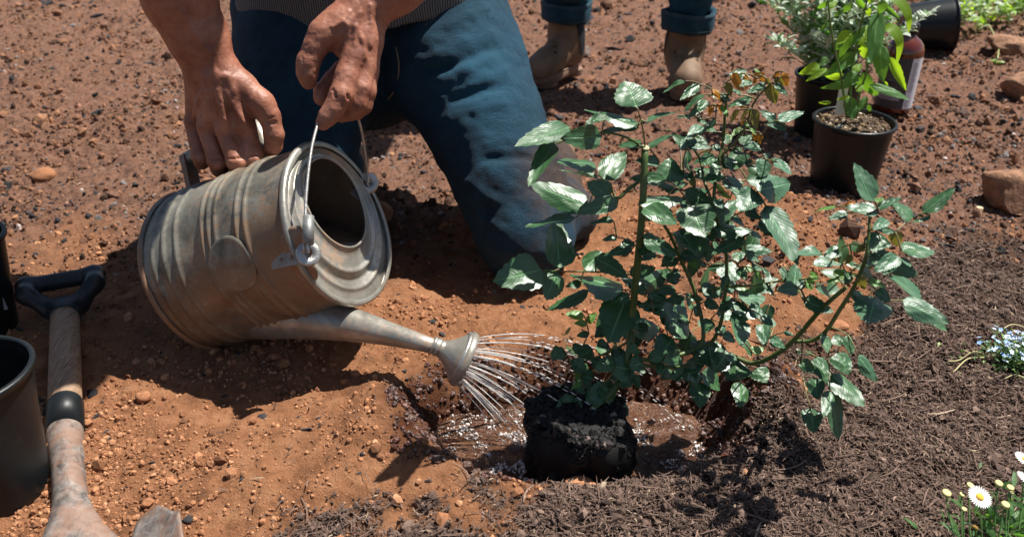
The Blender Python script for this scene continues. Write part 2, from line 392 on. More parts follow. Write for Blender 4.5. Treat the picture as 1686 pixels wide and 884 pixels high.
def join(parts):
    vs, fs, n = [], [], 0
    for v, f in parts:
        vs.append(np.asarray(v, float))
        fs += [tuple(int(i)+n for i in q) for q in f]
        n += len(v)
    return np.concatenate(vs), fs
def crom(pts, n=6):
    p = [np.asarray(q, float) for q in pts]
    if len(p) < 3:
        return [p[0]+(p[-1]-p[0])*t for t in np.linspace(0, 1, n+1)]
    p = [2*p[0]-p[1]]+p+[2*p[-1]-p[-2]]; out = []
    for i in range(1, len(p)-2):
        for t in np.linspace(0, 1, n, endpoint=False):
            a, b_, c, d = p[i-1], p[i], p[i+1], p[i+2]
            out.append(.5*((2*b_)+(-a+c)*t+(2*a-5*b_+4*c-d)*t*t+(-a+3*b_-3*c+d)*t**3))
    out.append(p[-2]); return out
def tube(pts, r, seg=8, smooth=0, cap=True, flat=1.0):
    """pts [n,3]; r scalar or list; optional smoothing subdivision; flat = squash of the section"""
    pts = [np.asarray(p, float) for p in pts]
    rr = list(r) if hasattr(r, '__len__') else [r]*len(pts)
    if smooth:
        q = [np.append(p, x) for p, x in zip(pts, rr)]
        q = crom(q, smooth); pts = [a[:3] for a in q]; rr = [max(a[3], 1e-5) for a in q]
    n = len(pts); vs = []; prev = None
    for i in range(n):
        t = unit(pts[min(i+1, n-1)]-pts[max(i-1, 0)])
        if prev is None:
            ref = A(0, 0, 1) if abs(t[2]) < .9 else A(1, 0, 0)
            u = unit(np.cross(ref, t))
        else:
            u = unit(prev-t*np.dot(prev, t))
        prev = u; w = np.cross(t, u)
        for k in range(seg):
            a = 2*pi*k/seg; vs.append(pts[i]+rr[i]*(cos(a)*u+flat*sin(a)*w))
    fs = [(i*seg+k, i*seg+(k+1) % seg, (i+1)*seg+(k+1) % seg, (i+1)*seg+k) for i in range(n-1) for k in range(seg)]
    if cap: fs += [tuple(range(seg-1, -1, -1)), tuple((n-1)*seg+k for k in range(seg))]
    return np.array(vs), fs
def frame(axis, ref=(0, 0, 1)):
    a = unit(axis); r = np.asarray(ref, float)
    if abs(np.dot(a, unit(r))) > .98: r = A(1, 0, 0)
    x = unit(r-a*np.dot(r, a)); return x, np.cross(a, x), a
def lathe(prof, origin_, axis=(0, 0, 1), ref=(1, 0, 0), seg=48, closed=False, fn=None):
    """prof list of (radius, height); fn(r,h,ang)->(r,h) optional deformation"""
    x, y, a = frame(axis, ref); o = np.asarray(origin_, float); vs = []
    for r, h in prof:
        for k in range(seg):
            t = 2*pi*k/seg; r2, h2 = (r, h) if fn is None else fn(r, h, t)
            vs.append(o+a*h2+r2*(cos(t)*x+sin(t)*y))
    n = len(prof)
    fs = [(i*seg+k, i*seg+(k+1) % seg, (i+1)*seg+(k+1) % seg, (i+1)*seg+k) for i in range(n-1) for k in range(seg)]
    if closed: fs += [((n-1)*seg+k, (n-1)*seg+(k+1) % seg, (k+1) % seg, k) for k in range(seg)]
    return np.array(vs), fs
def boxm(c, x, y, z, hx, hy, hz):
    c = np.asarray(c, float); vs = []
    for i in (-1, 1):
        for j in (-1, 1):
            for k in (-1, 1): vs.append(c+i*hx*x+j*hy*y+k*hz*z)
    return np.array(vs), [(0, 1, 3, 2), (4, 6, 7, 5), (0, 4, 5, 1), (2, 3, 7, 6), (0, 2, 6, 4), (1, 5, 7, 3)]
def ico(sub=1):
    import bmesh
    bm = bmesh.new(); bmesh.ops.create_icosphere(bm, subdivisions=sub, radius=1)
    v = np.array([x.co[:] for x in bm.verts]); f = np.array([[y.index for y in x.verts] for x in bm.faces]); bm.free()
    return v, f
ICO1, ICO2, ICO3, ICO4 = ico(1), ico(2), ico(3), ico(4)

# ------------------------------------------------------------------ signed-distance modelling (one continuous skin)
class Sdf:
    def __init__(s): s.p = []
    def cap(s, a, b, ra, rb=None, k=.008, sub=False):
        s.p.append((np.asarray(a, float), np.asarray(b, float), ra, ra if rb is None else rb, k, sub)); return s
    def chain(s, pts, k=.008):
        for (a, ra), (b, rb) in zip(pts[:-1], pts[1:]): s.cap(a, b, ra, rb, k)
        return s
    @staticmethod
    def _d(P, a, b, ra, rb):
        ab = b-a; L = max(float(ab@ab), 1e-12)
        t = np.clip(((P-a)@ab)/L, 0, 1)
        q = P-a-t[..., None]*ab
        return np.sqrt((q*q).sum(-1))-(ra+(rb-ra)*t)
    @staticmethod
    def _mix(D, d, k, sub):
        if sub:
            h = np.clip(.5-.5*(D+d)/k, 0, 1); return D*(1-h)+(-d)*h+k*h*(1-h)
        h = np.clip(.5+.5*(D-d)/k, 0, 1); return D*(1-h)+d*h-k*h*(1-h)
    def at(s, P):
        P = np.atleast_2d(P); D = np.full(len(P), 1.0)
        for a, b, ra, rb, k, sub in s.p: D = s._mix(D, s._d(P, a, b, ra, rb), k, sub)
        return D
    def hit(s, px, py, d0=.8, d1=2.4):
        """first surface point along the sight line of a photo pixel"""
        ds = np.linspace(d0, d1, 900); P = CAMP+ds[:, None]*ray(px, py)
        D = s.at(P); i = np.argmax(D < 0)
        if D[i] >= 0: i = int(np.argmin(D))
        return P[i]
    def mesh(s, vox, cuts=(), lo=None, hi=None):
        pts = np.array([q for p in s.p if not p[5] for q in (p[0]-max(p[2], p[3]), p[0]+max(p[2], p[3]), p[1]-max(p[2], p[3]), p[1]+max(p[2], p[3]))])
        mn = pts.min(0)-3*vox; mx = pts.max(0)+3*vox
        n = np.ceil((mx-mn)/vox).astype(int)+1
        ax = [mn[i]+vox*np.arange(n[i]) for i in range(3)]
        D = np.full(n, 1.0, np.float32)
        for a, b, ra, rb, k, sub in s.p:
            R = max(ra, rb)+k+3*vox
            l = np.maximum(np.floor((np.minimum(a, b)-R-mn)/vox).astype(int), 0)
            h_ = np.minimum(np.ceil((np.maximum(a, b)+R-mn)/vox).astype(int)+1, n)
            if (h_ <= l).any(): continue
            sl_ = tuple(slice(l[i], h_[i]) for i in range(3))
            X, Y, Z = np.meshgrid(ax[0][sl_[0]], ax[1][sl_[1]], ax[2][sl_[2]], indexing='ij')
            ab = b-a; L = max(float(ab@ab), 1e-12)
            t = np.clip(((X-a[0])*ab[0]+(Y-a[1])*ab[1]+(Z-a[2])*ab[2])/L, 0, 1)
            d = np.sqrt((X-a[0]-t*ab[0])**2+(Y-a[1]-t*ab[1])**2+(Z-a[2]-t*ab[2])**2)-(ra+(rb-ra)*t)
            D[sl_] = s._mix(D[sl_], d, k, sub)
        if cuts:
            X, Y, Z = np.meshgrid(*ax, indexing='ij')
            for (p, nn) in cuts:                     # keep the side opposite to nn
                nn = unit(nn); D = np.maximum(D, ((X-p[0])*nn[0]+(Y-p[1])*nn[1]+(Z-p[2])*nn[2]).astype(np.float32))
        return surface_nets(D, mn, vox)
def surface_nets(D, mn, vox):
    I = D < 0; n = np.array(D.shape)
    c = n-1
    acc = np.zeros((*c, 3), np.float32); cnt = np.zeros(c, np.float32)
    off = [(i, j, k) for i in (0, 1) for j in (0, 1) for k in (0, 1)]
    def sl(o): return tuple(slice(o[i], o[i]+c[i]) for i in range(3))
    for o in off:
        for ax in range(3):
            if o[ax] == 0:
                o2 = list(o); o2[ax] = 1
                a = D[sl(o)]; b = D[sl(o2)]; mk = (I[sl(o)] != I[sl(o2)])
                idx = np.nonzero(mk); t = a[idx]/(a[idx]-b[idx])
                for q in range(3):
                    acc[idx+(np.full(len(t), q),)] += (o[q]+(t if q == ax else 0))
                cnt[idx] += 1
    act = cnt > 0; vid = np.full(c, -1, np.int64); ids = np.nonzero(act); vid[ids] = np.arange(len(ids[0]))
    verts = mn+vox*(np.stack(ids, 1)+acc[ids]/cnt[ids][:, None])
    quads = []
    for ax in range(3):
        a1, a2 = (ax+1) % 3, (ax+2) % 3
        s0 = [slice(1, c[i]) for i in range(3)]; s0[ax] = slice(0, c[ax])
        s1 = list(s0); s1[ax] = slice(1, c[ax]+1)
        m0 = I[tuple(s0)]; m1 = I[tuple(s1)]
        idx = np.array(np.nonzero(m0 != m1)); 
        if idx.size == 0: continue
        flip = m0[tuple(idx)]
        base = idx.copy()
        for i in range(3):
            if i != ax: base[i] += 1
        def vv(d1, d2):
            q = base.copy(); q[a1] += d1; q[a2] += d2; return vid[tuple(q)]
        Q = np.stack([vv(-1, -1), vv(0, -1), vv(0, 0), vv(-1, 0)], 1)
        Q[~flip] = Q[~flip][:, ::-1]
        quads.append(Q)
    Q = np.concatenate(quads); Q = Q[(Q >= 0).all(1)]
    return verts, Q
def relax(v, q, it=2, lam=.5):
    n = len(v)
    for _ in range(it):
        s = np.zeros_like(v); c = np.zeros(n)
        for i in range(4):
            for j in ((i+1) % 4,):
                np.add.at(s, q[:, i], v[q[:, j]]); np.add.at(c, q[:, i], 1)
                np.add.at(s, q[:, j], v[q[:, i]]); np.add.at(c, q[:, j], 1)
        v = v+lam*(s/np.maximum(c, 1)[:, None]-v)
    return v
def vnormals(v, q):
    nn = np.cross(v[q[:, 2]]-v[q[:, 0]], v[q[:, 3]]-v[q[:, 1]]); o = np.zeros_like(v)
    for i in range(4): np.add.at(o, q[:, i], nn)
    return o/np.maximum(np.linalg.norm(o, axis=1), 1e-12)[:, None]

# ------------------------------------------------------------------ scatter (many small pieces joined into one stuff mesh)
def rotmats(n, tilt=pi, rng=RNG):
    """random rotations; tilt limits the lean away from upright"""
    yaw = rng.uniform(0, 2*pi, n); th = rng.uniform(-tilt, tilt, n); ph = rng.uniform(-tilt, tilt, n)
    def R(a, ax):
        c, s = np.cos(a), np.sin(a); m_ = np.zeros((n, 3, 3)); i, j = [(1, 2), (0, 2), (0, 1)][ax]
        m_[:, ax, ax] = 1; m_[:, i, i] = c; m_[:, j, j] = c; m_[:, i, j] = -s; m_[:, j, i] = s; return m_
    return R(yaw, 2)@R(th, 0)@R(ph, 1)
def scatter(name, variants, pos, scl, material, parent=None, tilt=pi, tint=None, smooth=False, label=None, kind='stuff', cat=None, rots=None):
    n = len(pos); Rm = rotmats(n, tilt) if rots is None else rots
    which = RNG.integers(0, len(variants), n); VS, FS, TS = [], [], []; off = 0
    tint = RNG.uniform(0, 1, n) if tint is None else tint
    for w, (bv, bf) in enumerate(variants):
        i = np.nonzero(which == w)[0]
        if len(i) == 0: continue
        v = np.einsum('nij,nkj->nki', Rm[i], bv[None]*scl[i][:, None, :])+pos[i][:, None, :]
        k = len(bv); f = bf[None]+(np.arange(len(i))*k)[:, None, None]+off
        VS.append(v.reshape(-1, 3)); FS.append(f.reshape(-1, bf.shape[1])); TS.append(np.repeat(tint[i], k)); off += len(i)*k
    o = part(name, (np.concatenate(VS), np.concatenate(FS)), material, parent, smooth, kind, label, attrs={'tint': np.concatenate(TS)}, base=(0, 0, 0) if parent is None else origin(parent))
    if cat: o['category'] = cat
    return o
def lumps(base, n, amp, seed):
    r = np.random.default_rng(seed); out = []
    for _ in range(n):
        v, f = base; out.append((v*(1+r.uniform(-amp, amp, (len(v), 1)))+r.uniform(-amp*.3, amp*.3, v.shape), f))
    return out
# ==================================================================== GROUND
HC = A(.078, .985); HR = A(.215, .128); WATER_Z = -.042
MULCH = np.array([(2300, 340), (1686, 374), (1560, 398), (1490, 436), (1440, 505), (1400, 560), (1330, 612), (1262, 668), (1196, 726), (1140, 764),
                  (1050, 794), (960, 818), (850, 842), (750, 866), (640, 890), (520, 905), (430, 925), (370, 960), (200, 1000), (-700, 1180), (-700, 2600), (2300, 2600)], float)
def poly_sd(px, py, poly):
    """signed distance in photo pixels on the ground plan (negative inside)"""
    d = np.full(px.shape, 1e9); ins = np.zeros(px.shape, bool)
    for (x0, y0), (x1, y1) in zip(poly, np.roll(poly, -1, 0)):
        ex, ey = x1-x0, y1-y0; wx, wy = px-x0, py-y0
        t = np.clip((wx*ex+wy*ey)/(ex*ex+ey*ey), 0, 1); d = np.minimum(d, (wx-t*ex)**2+(wy-t*ey)**2)
        c = ((y0 <= py) != (y1 <= py)); xx = x0+(py-y0)*ex/(ey if ey else 1e-9); ins ^= c & (px < xx)
    return np.where(ins, -1, 1)*np.sqrt(d)
def hole_d(x, y):
    n = fbm2(x, y, 9, 3, 40)*.32
    return np.sqrt(((x-HC[0])/HR[0])**2+((y-HC[1])/HR[1])**2)+n
def g1(x, y, cx, cy, sx, sy, h, ang=0):
    dx, dy = x-cx, y-cy; c, s = cos(ang), sin(ang); u = dx*c+dy*s; v = -dx*s+dy*c
    return h*np.exp(-(u/sx)**2-(v/sy)**2)
def masks(x, y):
    px, py = project(x, y); w = fbm2(x, y, 14, 4, 50)*70
    mu = sstep(40, -40, poly_sd(px, py, MULCH)+w*1.5)
    mu = np.where(y < .3, 1.0, mu)
    gr = sstep(1.42, 1.80, y+fbm2(x, y, 3, 3, 60)*.5+np.clip(-x, 0, 2)*.16)
    hd = hole_d(x, y)
    wet = sstep(1.42+.25*sstep(.1, .3, x), 1.0, hd+fbm2(x, y, 25, 3, 70)*.35)  # wet ring; its wider right side darkens the soil to stand in for shade
    return mu, gr, wet, hd
def height(x, y, fine=True):
    x = np.asarray(x, float); y = np.asarray(y, float)
    mu, gr, wet, hd = masks(x, y)
    h = .020*fbm2(x, y, 2.2, 2, 1)+.014*fbm2(x, y, 7, 3, 2)
    h = h+g1(x, y, .47, 1.44, .24, .22, .095)+g1(x, y, .30, 1.62, .22, .16, .045)     # heap behind the rose
    h = h+g1(x, y, -.10, 1.62, .16, .10, .030)+g1(x, y, -.28, .90, .22, .12, .026)      # loosened soil, left bank
    h = h+g1(x, y, -.02, 1.22, .22, .05, .018)+g1(x, y, .08, .80, .3, .05, .012)
    h = h+g1(x, y, .350, 1.01, .055, .09, .058)+g1(x, y, .24, 1.17, .12, .05, .02)
    h = h+.010*np.exp(-((hd-1.32)/.22)**2)
    h = h+g1(x, y, -.175, .97, .05, .11, .024)
    deep = sstep(1.18, .78, hd); h = h*(1-.75*deep)-.072*deep
    h = h+gr*(.016*fbm2(x, y, 9, 4, 8, .62)-.004)
    if fine:
        h = h+(.0080*fbm2(x, y, 34, 4, 3, .60)+.0020*fbm2(x, y, 150, 2, 4))*(1+.5*gr)
    return h
# one fan-shaped sheet, dense where it is near, out to the horizon
NR, NC = 600, 820
yy = np.concatenate([np.geomspace(.42, 5.5, NR), np.geomspace(6, 120, 24)])
uu = np.concatenate([np.array([-60, -20, -7, -3, -2]), np.linspace(-1.25, 1.25, NC), np.array([2, 3, 7, 20, 60])])
wd = .42+.60*yy
X = wd[:, None]*np.where(np.abs(uu) > 1.3, uu, uu)[None]; Yg = np.repeat(yy[:, None], len(uu), 1)
Z = height(X, Yg)
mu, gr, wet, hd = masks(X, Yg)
nr, nc = X.shape; ii = (np.arange(nr-1)[:, None]*nc+np.arange(nc-1)[None]).ravel()
F = np.stack([ii, ii+1, ii+nc+1, ii+nc], 1)
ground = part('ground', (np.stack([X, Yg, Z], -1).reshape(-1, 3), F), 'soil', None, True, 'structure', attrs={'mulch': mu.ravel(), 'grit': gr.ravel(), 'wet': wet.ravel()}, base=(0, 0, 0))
# the sheet also goes on behind the camera
bx_ = np.linspace(-60, 60, 25); by_ = np.array([-60., -20, -6, -2, 0, .424])
Xb, Yb = np.meshgrid(bx_, by_); ib = (np.arange(5)[:, None]*25+np.arange(24)[None]).ravel()
part('ground', (np.stack([Xb, Yb, np.full_like(Xb, -.03)], -1).reshape(-1, 3), np.stack([ib, ib+1, ib+26, ib+25], 1)), 'soil', None, True, 'structure', attrs={'mulch': np.ones(Xb.size), 'grit': np.zeros(Xb.size), 'wet': np.zeros(Xb.size)}, base=(0, 0, 0))
def gz(x, y): return float(height(np.array([x]), np.array([y]))[0])
def on_ground(px, py, lift=0.0):
    p = PG(px, py)
    for _ in range(4): p = PG(px, py, gz(p[0], p[1]))
    p = p.copy(); p[2] += lift; return p

# muddy water standing in the hole
n = 300; gx, gy = np.meshgrid(np.linspace(-1.12, 1.12, n), np.linspace(-1.12, 1.12, n))
wx = HC[0]+gx*HR[0]; wy = HC[1]+gy*HR[1]
wz = WATER_Z+.0050*fbm2(wx*.6, wy, 60, 3, 90)+.0018*fbm2(wx, wy, 190, 2, 91)
ii = (np.arange(n-1)[:, None]*n+np.arange(n-1)[None]).ravel(); F = np.stack([ii, ii+1, ii+n+1, ii+n], 1)
hdw = hole_d(wx, wy).ravel(); F = F[(hdw[F] < 1.12).all(1)]
part('muddy_water', (np.stack([wx, wy, wz], -1).reshape(-1, 3), F), 'mud_water', None, True, 'structure', base=(0, 0, 0))

def ground_samples(n, x0=-140, x1=1830, y0=-30, y1=960, far_bias=1.0):
    px = RNG.uniform(x0, x1, n); py = y0+(y1-y0)*RNG.uniform(0, 1, n)**far_bias
    d = (np.array([0, 0, CAM_H])[None]*0)
    ry = FW[1]+(CY-py)/FPX*UP[1]; rz = FW[2]+(CY-py)/FPX*UP[2]; k = -CAM_H/rz
    return (px-CX)/FPX*k, ry*k
# crumbs of red soil
x, y = ground_samples(120000); mu, gr, wet, hd = masks(x, y)
cl = fbm2(x, y, 6, 3, 120)
keep = (RNG.uniform(0, 1, len(x)) < (1-mu)*(1-gr)*(.10+1.5*np.clip(cl+.16, 0, 1))) & (wet < .35)
x, y = x[keep], y[keep]; s = RNG.lognormal(math.log(.00130), .62, len(x))*(.75+.25*y/1.0); s = np.minimum(s, .009)
z = height(x, y)+s*.35
scatter('soil_crumbs', lumps(ICO1, 8, .22, 1), np.stack([x, y, z], 1), s[:, None]*RNG.uniform(.65, 1.25, (len(x), 3)), 'crumb', label='loose crumbs of red orange soil lying over the dug ground', cat='soil crumbs')
x, y = ground_samples(9000, 640, 1300, 560, 850); mu, gr, wet, hd = masks(x, y); keep = (wet > .3) & (mu < .5) & (hd > .80)
x, y = x[keep], y[keep]; s = RNG.lognormal(math.log(.0022), .5, len(x)); s = np.minimum(s, .009); z = height(x, y)+s*.3
scatter('wet_crumbs', lumps(ICO1, 5, .22, 2), np.stack([x, y, z], 1), s[:, None]*RNG.uniform(.7, 1.2, (len(x), 3)), 'wet_crumb', label='dark wet crumbs of soil lining the watered planting hole', cat='wet soil')
x, y = ground_samples(70000, y1=620, far_bias=1.1); mu, gr, wet, hd = masks(x, y); cl = fbm2(x, y, 6, 3, 120)
keep = (RNG.uniform(0, 1, len(x)) < (1-mu)*gr*(.12+1.5*np.clip(cl+.15, 0, 1)))
x, y = x[keep], y[keep]; s = RNG.lognormal(math.log(.0028), .55, len(x)); s = np.minimum(s*(.6+.25*y), .020); z = height(x, y)+s*.3
scatter('brown_crumbs', lumps(ICO1, 8, .3, 6), np.stack([x, y, z], 1), s[:, None]*RNG.uniform(.6, 1.3, (len(x), 3))*A(1, 1, .8), 'brown_crumb', label='rough brown crumbs of soil over the older ground at the back', cat='soil crumbs')
# larger clods
x, y = ground_samples(1500); mu, gr, wet, hd = masks(x, y); cl = fbm2(x, y, 4, 3, 125)
keep = (mu < .4) & (wet < .3) & (cl > .10)
x, y = x[keep], y[keep]; s = RNG.uniform(.0025, .006, len(x))*(.8+.25*y); z = height(x, y)+s*.05
scatter('soil_clods', lumps(ICO2, 10, .24, 3), np.stack([x, y, z], 1), s[:, None]*RNG.uniform(.65, 1.2, (len(x), 3)), 'crumb', label='bigger rounded clods of red soil in loosened patches', cat='soil clods')
# gravel, brick chips and cinders in the older soil at the back
x, y = ground_samples(46000, y0=-40, y1=520, far_bias=1.15); mu, gr, wet, hd = masks(x, y); cl = fbm2(x, y, 4.5, 3, 130)
px_, py_ = project(x, y)
dens = gr*(.10+1.5*np.clip(cl+.02, 0, 1))+(px_ > 1180)*.5*gr+.03
keep = RNG.uniform(0, 1, len(x)) < dens*(1-mu)*.8
x, y = x[keep], y[keep]; s = RNG.lognormal(math.log(.0030), .5, len(x)); s = np.minimum(s*(.6+.20*y), .018); z = height(x, y)+s*.15
scatter('gravel', lumps(ICO1, 8, .25, 4), np.stack([x, y, z], 1), s[:, None]*RNG.uniform(.5, 1.35, (len(x), 3))*A(1, 1, .7), 'grit', label='grey gravel with brick chips and cinders over brown soil', cat='gravel')
x, y = ground_samples(4200, y0=-20, y1=860, far_bias=1.3); mu, gr, wet, hd = masks(x, y); cl = fbm2(x, y, 3.2, 3, 140)
keep = (mu < .5) & (hd > 1.15) & (RNG.uniform(0, 1, len(x)) < .10+1.7*np.clip(cl, 0, 1)*(.3+gr))
x, y = x[keep], y[keep]; s = RNG.lognormal(math.log(.0038), .5, len(x)); s = np.minimum(s*(.7+.25*y), .02)*(.55+.45*masks(x, y)[1]); z = height(x, y)+s*.3
scatter('charcoal_bits', lumps(ICO1, 8, .5, 5), np.stack([x, y, z], 1), s[:, None]*np.stack([RNG.uniform(.9, 2.2, len(x)), RNG.uniform(.5, .9, len(x)), RNG.uniform(.4, .8, len(x))], 1), 'charcoal', tilt=.4, label='broken bits of black charcoal on the red soil', cat='charcoal')
# shredded bark mulch
def shred_variant(seed):
    r = np.random.default_rng(seed); k = 4; c = r.uniform(-.35, .35); tw = r.uniform(-.7, .7)
    xs = np.linspace(-1, 1, k); w = np.array([.35, 1, .9, .25])*r.uniform(.7, 1.2, k)
    v = []
    for i in range(k):
        yc = c*(xs[i]**2)+r.uniform(-.06, .06); zc = .25*r.uniform(-.3, .6)
        a = tw*xs[i]
        for sx_, sz in ((1, 0), (0, .6), (-1, 0)): v.append((xs[i], yc+.09*w[i]*(sx_*cos(a)-sz*sin(a)), zc*.25+.09*w[i]*(sx_*sin(a)+sz*cos(a))))
    f = []
    for i in range(k-1):
        b = i*3
        for j in range(3): f.append((b+j, b+(j+1) % 3, b+3+(j+1) % 3, b+3+j))
    return np.array(v), np.array(f)
SHR = [shred_variant(s) for s in range(10)]
def shreds(n, smin, smax, lift, name, label, region, **kw):
    x, y = ground_samples(n, **region); mu, gr, wet, hd = masks(x, y)
    keep = RNG.uniform(0, 1, len(x)) < np.maximum(mu**1.5, kw.get('outside', 0)*(hd > 1.1)*(y < 1.3))
    x, y = x[keep], y[keep]; L = np.exp(RNG.uniform(math.log(smin), math.log(smax), len(x)))*(.75+.22*y)
    wdt = RNG.uniform(.35, 1.5, len(x))*L**.35*.010**.65*(.75)
    z = height(x, y)+RNG.uniform(0, lift, len(x))+.001
    scatter(name, SHR, np.stack([x, y, z], 1), np.stack([L*.5, wdt, wdt], 1), 'shred', tilt=kw.get('tilt', .38), label=label, cat='bark mulch', tint=np.clip(RNG.normal(.5, .24, len(x)), 0, 1))
shreds(95000, .004, .019, .006, 'bark_mulch', 'brown shredded bark mulch covering the bed around the rose', dict(x0=330, x1=1860, y0=330, y1=960), outside=.012)
x, y = ground_samples(46000, x0=330, x1=1860, y0=330, y1=960); mu, gr, wet, hd = masks(x, y); keep = (RNG.uniform(0, 1, len(x)) < mu*.9)
x, y = x[keep], y[keep]; s = np.minimum(RNG.lognormal(math.log(.0016), .5, len(x)), .006); z = height(x, y)+RNG.uniform(0, .005, len(x))
scatter('mulch_crumbs', lumps(ICO1, 6, .35, 7), np.stack([x, y, z], 1), s[:, None]*RNG.uniform(.5, 1.6, (len(x), 3)), 'shred', label='dark crumbly fines mixed through the bark mulch', cat='bark mulch', tint=np.clip(RNG.normal(.36, .22, len(x)), 0, 1))
shreds(2000, .024, .055, .009, 'bark_splinters', 'longer pale and dark wood splinters lying on the bark mulch', dict(x0=300, x1=1860, y0=340, y1=960), outside=.02, tilt=.14)

# stones and pieces that can be told apart
def stone(name, px, py, wpx, hpx, label, cat, material, seed, flat=.7, base=ICO3, group=None, lift=.30, faceted=False):
    p = on_ground(px, py); dep = float((p-CAMP)@FW); s = wpx*.5*dep/FPX; r = np.random.default_rng(seed)
    v, f = base; v = v.copy()
    v = v*(1+(.34 if faceted and base is ICO4 else .22)*vn3(v*1.3+seed, seed)[:, None]*2+.10*vn3(v*3.1+seed, seed+1)[:, None]*2+.03*vn3(v*9+seed, seed+2)[:, None]*2)
    if faceted:
        for _ in range(16):
            nn = unit(r.normal(size=3)*A(1, 1, .8)); d = v@nn; lim = r.uniform(.45, .95); v = v-np.clip(d-lim, 0, 9)[:, None]*nn
        v = v*(1+.05*vn3(v*6+seed, seed+5)[:, None]+.03*vn3(v*17, seed+6)[:, None])
    v = v*A(s, s*.85, hpx*.5*dep/FPX*flat*1.2); p = p+A(0, 0, v[:, 2].max()*lift)
    o = part(name, (v+p, f), material, None, not faceted or True, attrs={'tint': np.full(len(v), r.uniform(.2, .8))}, base=p)
    return tagit(o, label, cat, group)
stone('rock', 1676, 340, 130, 80, 'large rust brown rock cut off by the right edge', 'rock', 'rock', 3, 1.0, ICO4, lift=.5, faceted=True)
stone('rock', 1682, 165, 78, 62, 'pale tan rock at the right edge above the bigger one', 'rock', 'rock', 9, .9, ICO4, lift=.4, faceted=True)
stone('rock', 1668, 86, 96, 44, 'flat reddish rock below the pale green herb', 'rock', 'rock', 12, .8, ICO4, lift=.3, faceted=True)
stone('stone', 958, 92, 34, 24, 'grey angular stone beside the heel of the boot', 'stone', 'grey_rock', 21, .9, ICO3, faceted=True)
stone('clod', 237, 655, 28, 20, 'round orange clod in the lit soil by the spade shaft', 'clod', 'crumb', 22)
stone('clod', 1292, 611, 26, 16, 'orange clod at the mulch edge under the right rose branch', 'clod', 'crumb', 23)
stone('clod', 1382, 540, 30, 22, 'brown clod on the heap beside the two rose stems', 'clod', 'crumb', 24)
stone('clod', 72, 292, 44, 26, 'broad orange clod in the background soil near the left edge', 'clod', 'crumb', 25)
stone('clod', 634, 357, 46, 34, 'angular orange clod between the watering can and the knee', 'clod', 'crumb', 26, 1.0, faceted=True)
stone('clod', 958, 806, 58, 22, 'red brown clod lying against the front of the root ball', 'clod', 'crumb', 27)
stone('clod', 848, 765, 58, 54, 'dark wet clod left of the root ball', 'clod', 'wet_crumb', 28, .8)
stone('clod', 1052, 752, 42, 34, 'small dark wet clod right of the root ball', 'clod', 'wet_crumb', 29, .8)
stone('clod', 585, 617, 20, 16, 'small round clod at the edge of the can shadow', 'clod', 'crumb', 30)
for i, (px, py, w, hh, lb) in enumerate([(596, 748, 16, 10, 'black charcoal piece below the shaded bank of soil'), (432, 688, 24, 9, 'flat charcoal piece at the shadow edge on the left bank'),
      (712, 530, 18, 10, 'charcoal chunk above the watering can spout'), (310, 855, 26, 9, 'charcoal sliver near the spade blade'), (152, 650, 30, 18, 'black charcoal lump beside the spade collar'),
      (982, 20, 15, 13, 'black lump in the soil between the two boots'), (1074, 40, 13, 11, 'black lump beside the left cuff of the standing person'), (700, 493, 16, 9, 'charcoal piece in the dark strip above the spout')]):
    stone('charcoal', px, py, w, hh, lb, 'charcoal', 'charcoal', 60+i, .8, ICO2, faceted=True)
p = on_ground(1607, 358); stub = thing('wood_stub', 'short pale cut stick standing in the gravel left of the brown rock', 'stick', p)
part('bark', tube([p-A(0, 0, .01), p+A(.002, 0, .022)], [.008, .0075], 10), 'rock', stub, attrs={'tint': np.full(20, .8)})
part('cut_end', lathe([(0, .0005), (.0072, 0)], p+A(.002, 0, .0222), seg=10), 'cut', stub)
# ==================================================================== WATERING CAN
cB = PC(338, 444, 1.39); cO = PC(552, 371, 1.285)
ax_ = unit(cO-cB); LEN = float(np.linalg.norm(cO-cB))
roseC = PC(741, 584, 1.215)                                      # middle of the sprinkler head
t_ = roseC-cB; dS = unit(t_-ax_*np.dot(t_, ax_))                # spout side
dH = -dS; dE = unit(np.cross(ax_, dS))                            # handle side, near-ear side
if np.dot(dE, FW) > 0: dE = -dE
RB, RO = .1205, .1155
can = thing('watering_can', 'dented galvanised metal watering can tipped over the planting hole', 'watering can', cB)
def can_r(t): return RB+(RO-RB)*t
prof = []
ridges = [.09, .17, .25, .45, .50, .55, .70, .76]
for t in np.linspace(0, 1, 110):
    r = can_r(t)+sum(.0030*math.exp(-((t-q)/.013)**2) for q in ridges)
    prof.append((r, t*LEN))
def dent(r, h, a):
    d = .0028*sin(2*a+1.0)*sin(h*13)+.0022*sin(5*a+h*30)*.5
    for (a0, h0, sa, sh, dd) in ((1.3, .08, .30, .03, .006), (2.1, .22, .25, .03, .005), (2.4, .10, .35, .045, .008), (3.6, .19, .30, .04, .006), (4.2, .08, .4, .05, .006), (3.0, .24, .3, .03, .004)):
        da = (a-a0+pi) % (2*pi)-pi; d -= dd*math.exp(-(da/sa)**2-((h-h0)/sh)**2)
    return r+d, h
SEG = 120
outer = lathe(prof, cB, ax_, dH, SEG, fn=dent)
inner = lathe([(r-.0012, h) for r, h in prof], cB, ax_, dH, SEG, fn=dent)
part('body', join([outer, (inner[0], [q[::-1] for q in inner[1]])]), 'galvanised', can)
part('base_plate', lathe([(0, .012), (RB*.9, .010), (RB*.985, .006), (RB*1.012, -.004), (RB*1.02, -.001), (RB*1.01, .006)], cB, ax_, dH, SEG), 'galvanised', can)
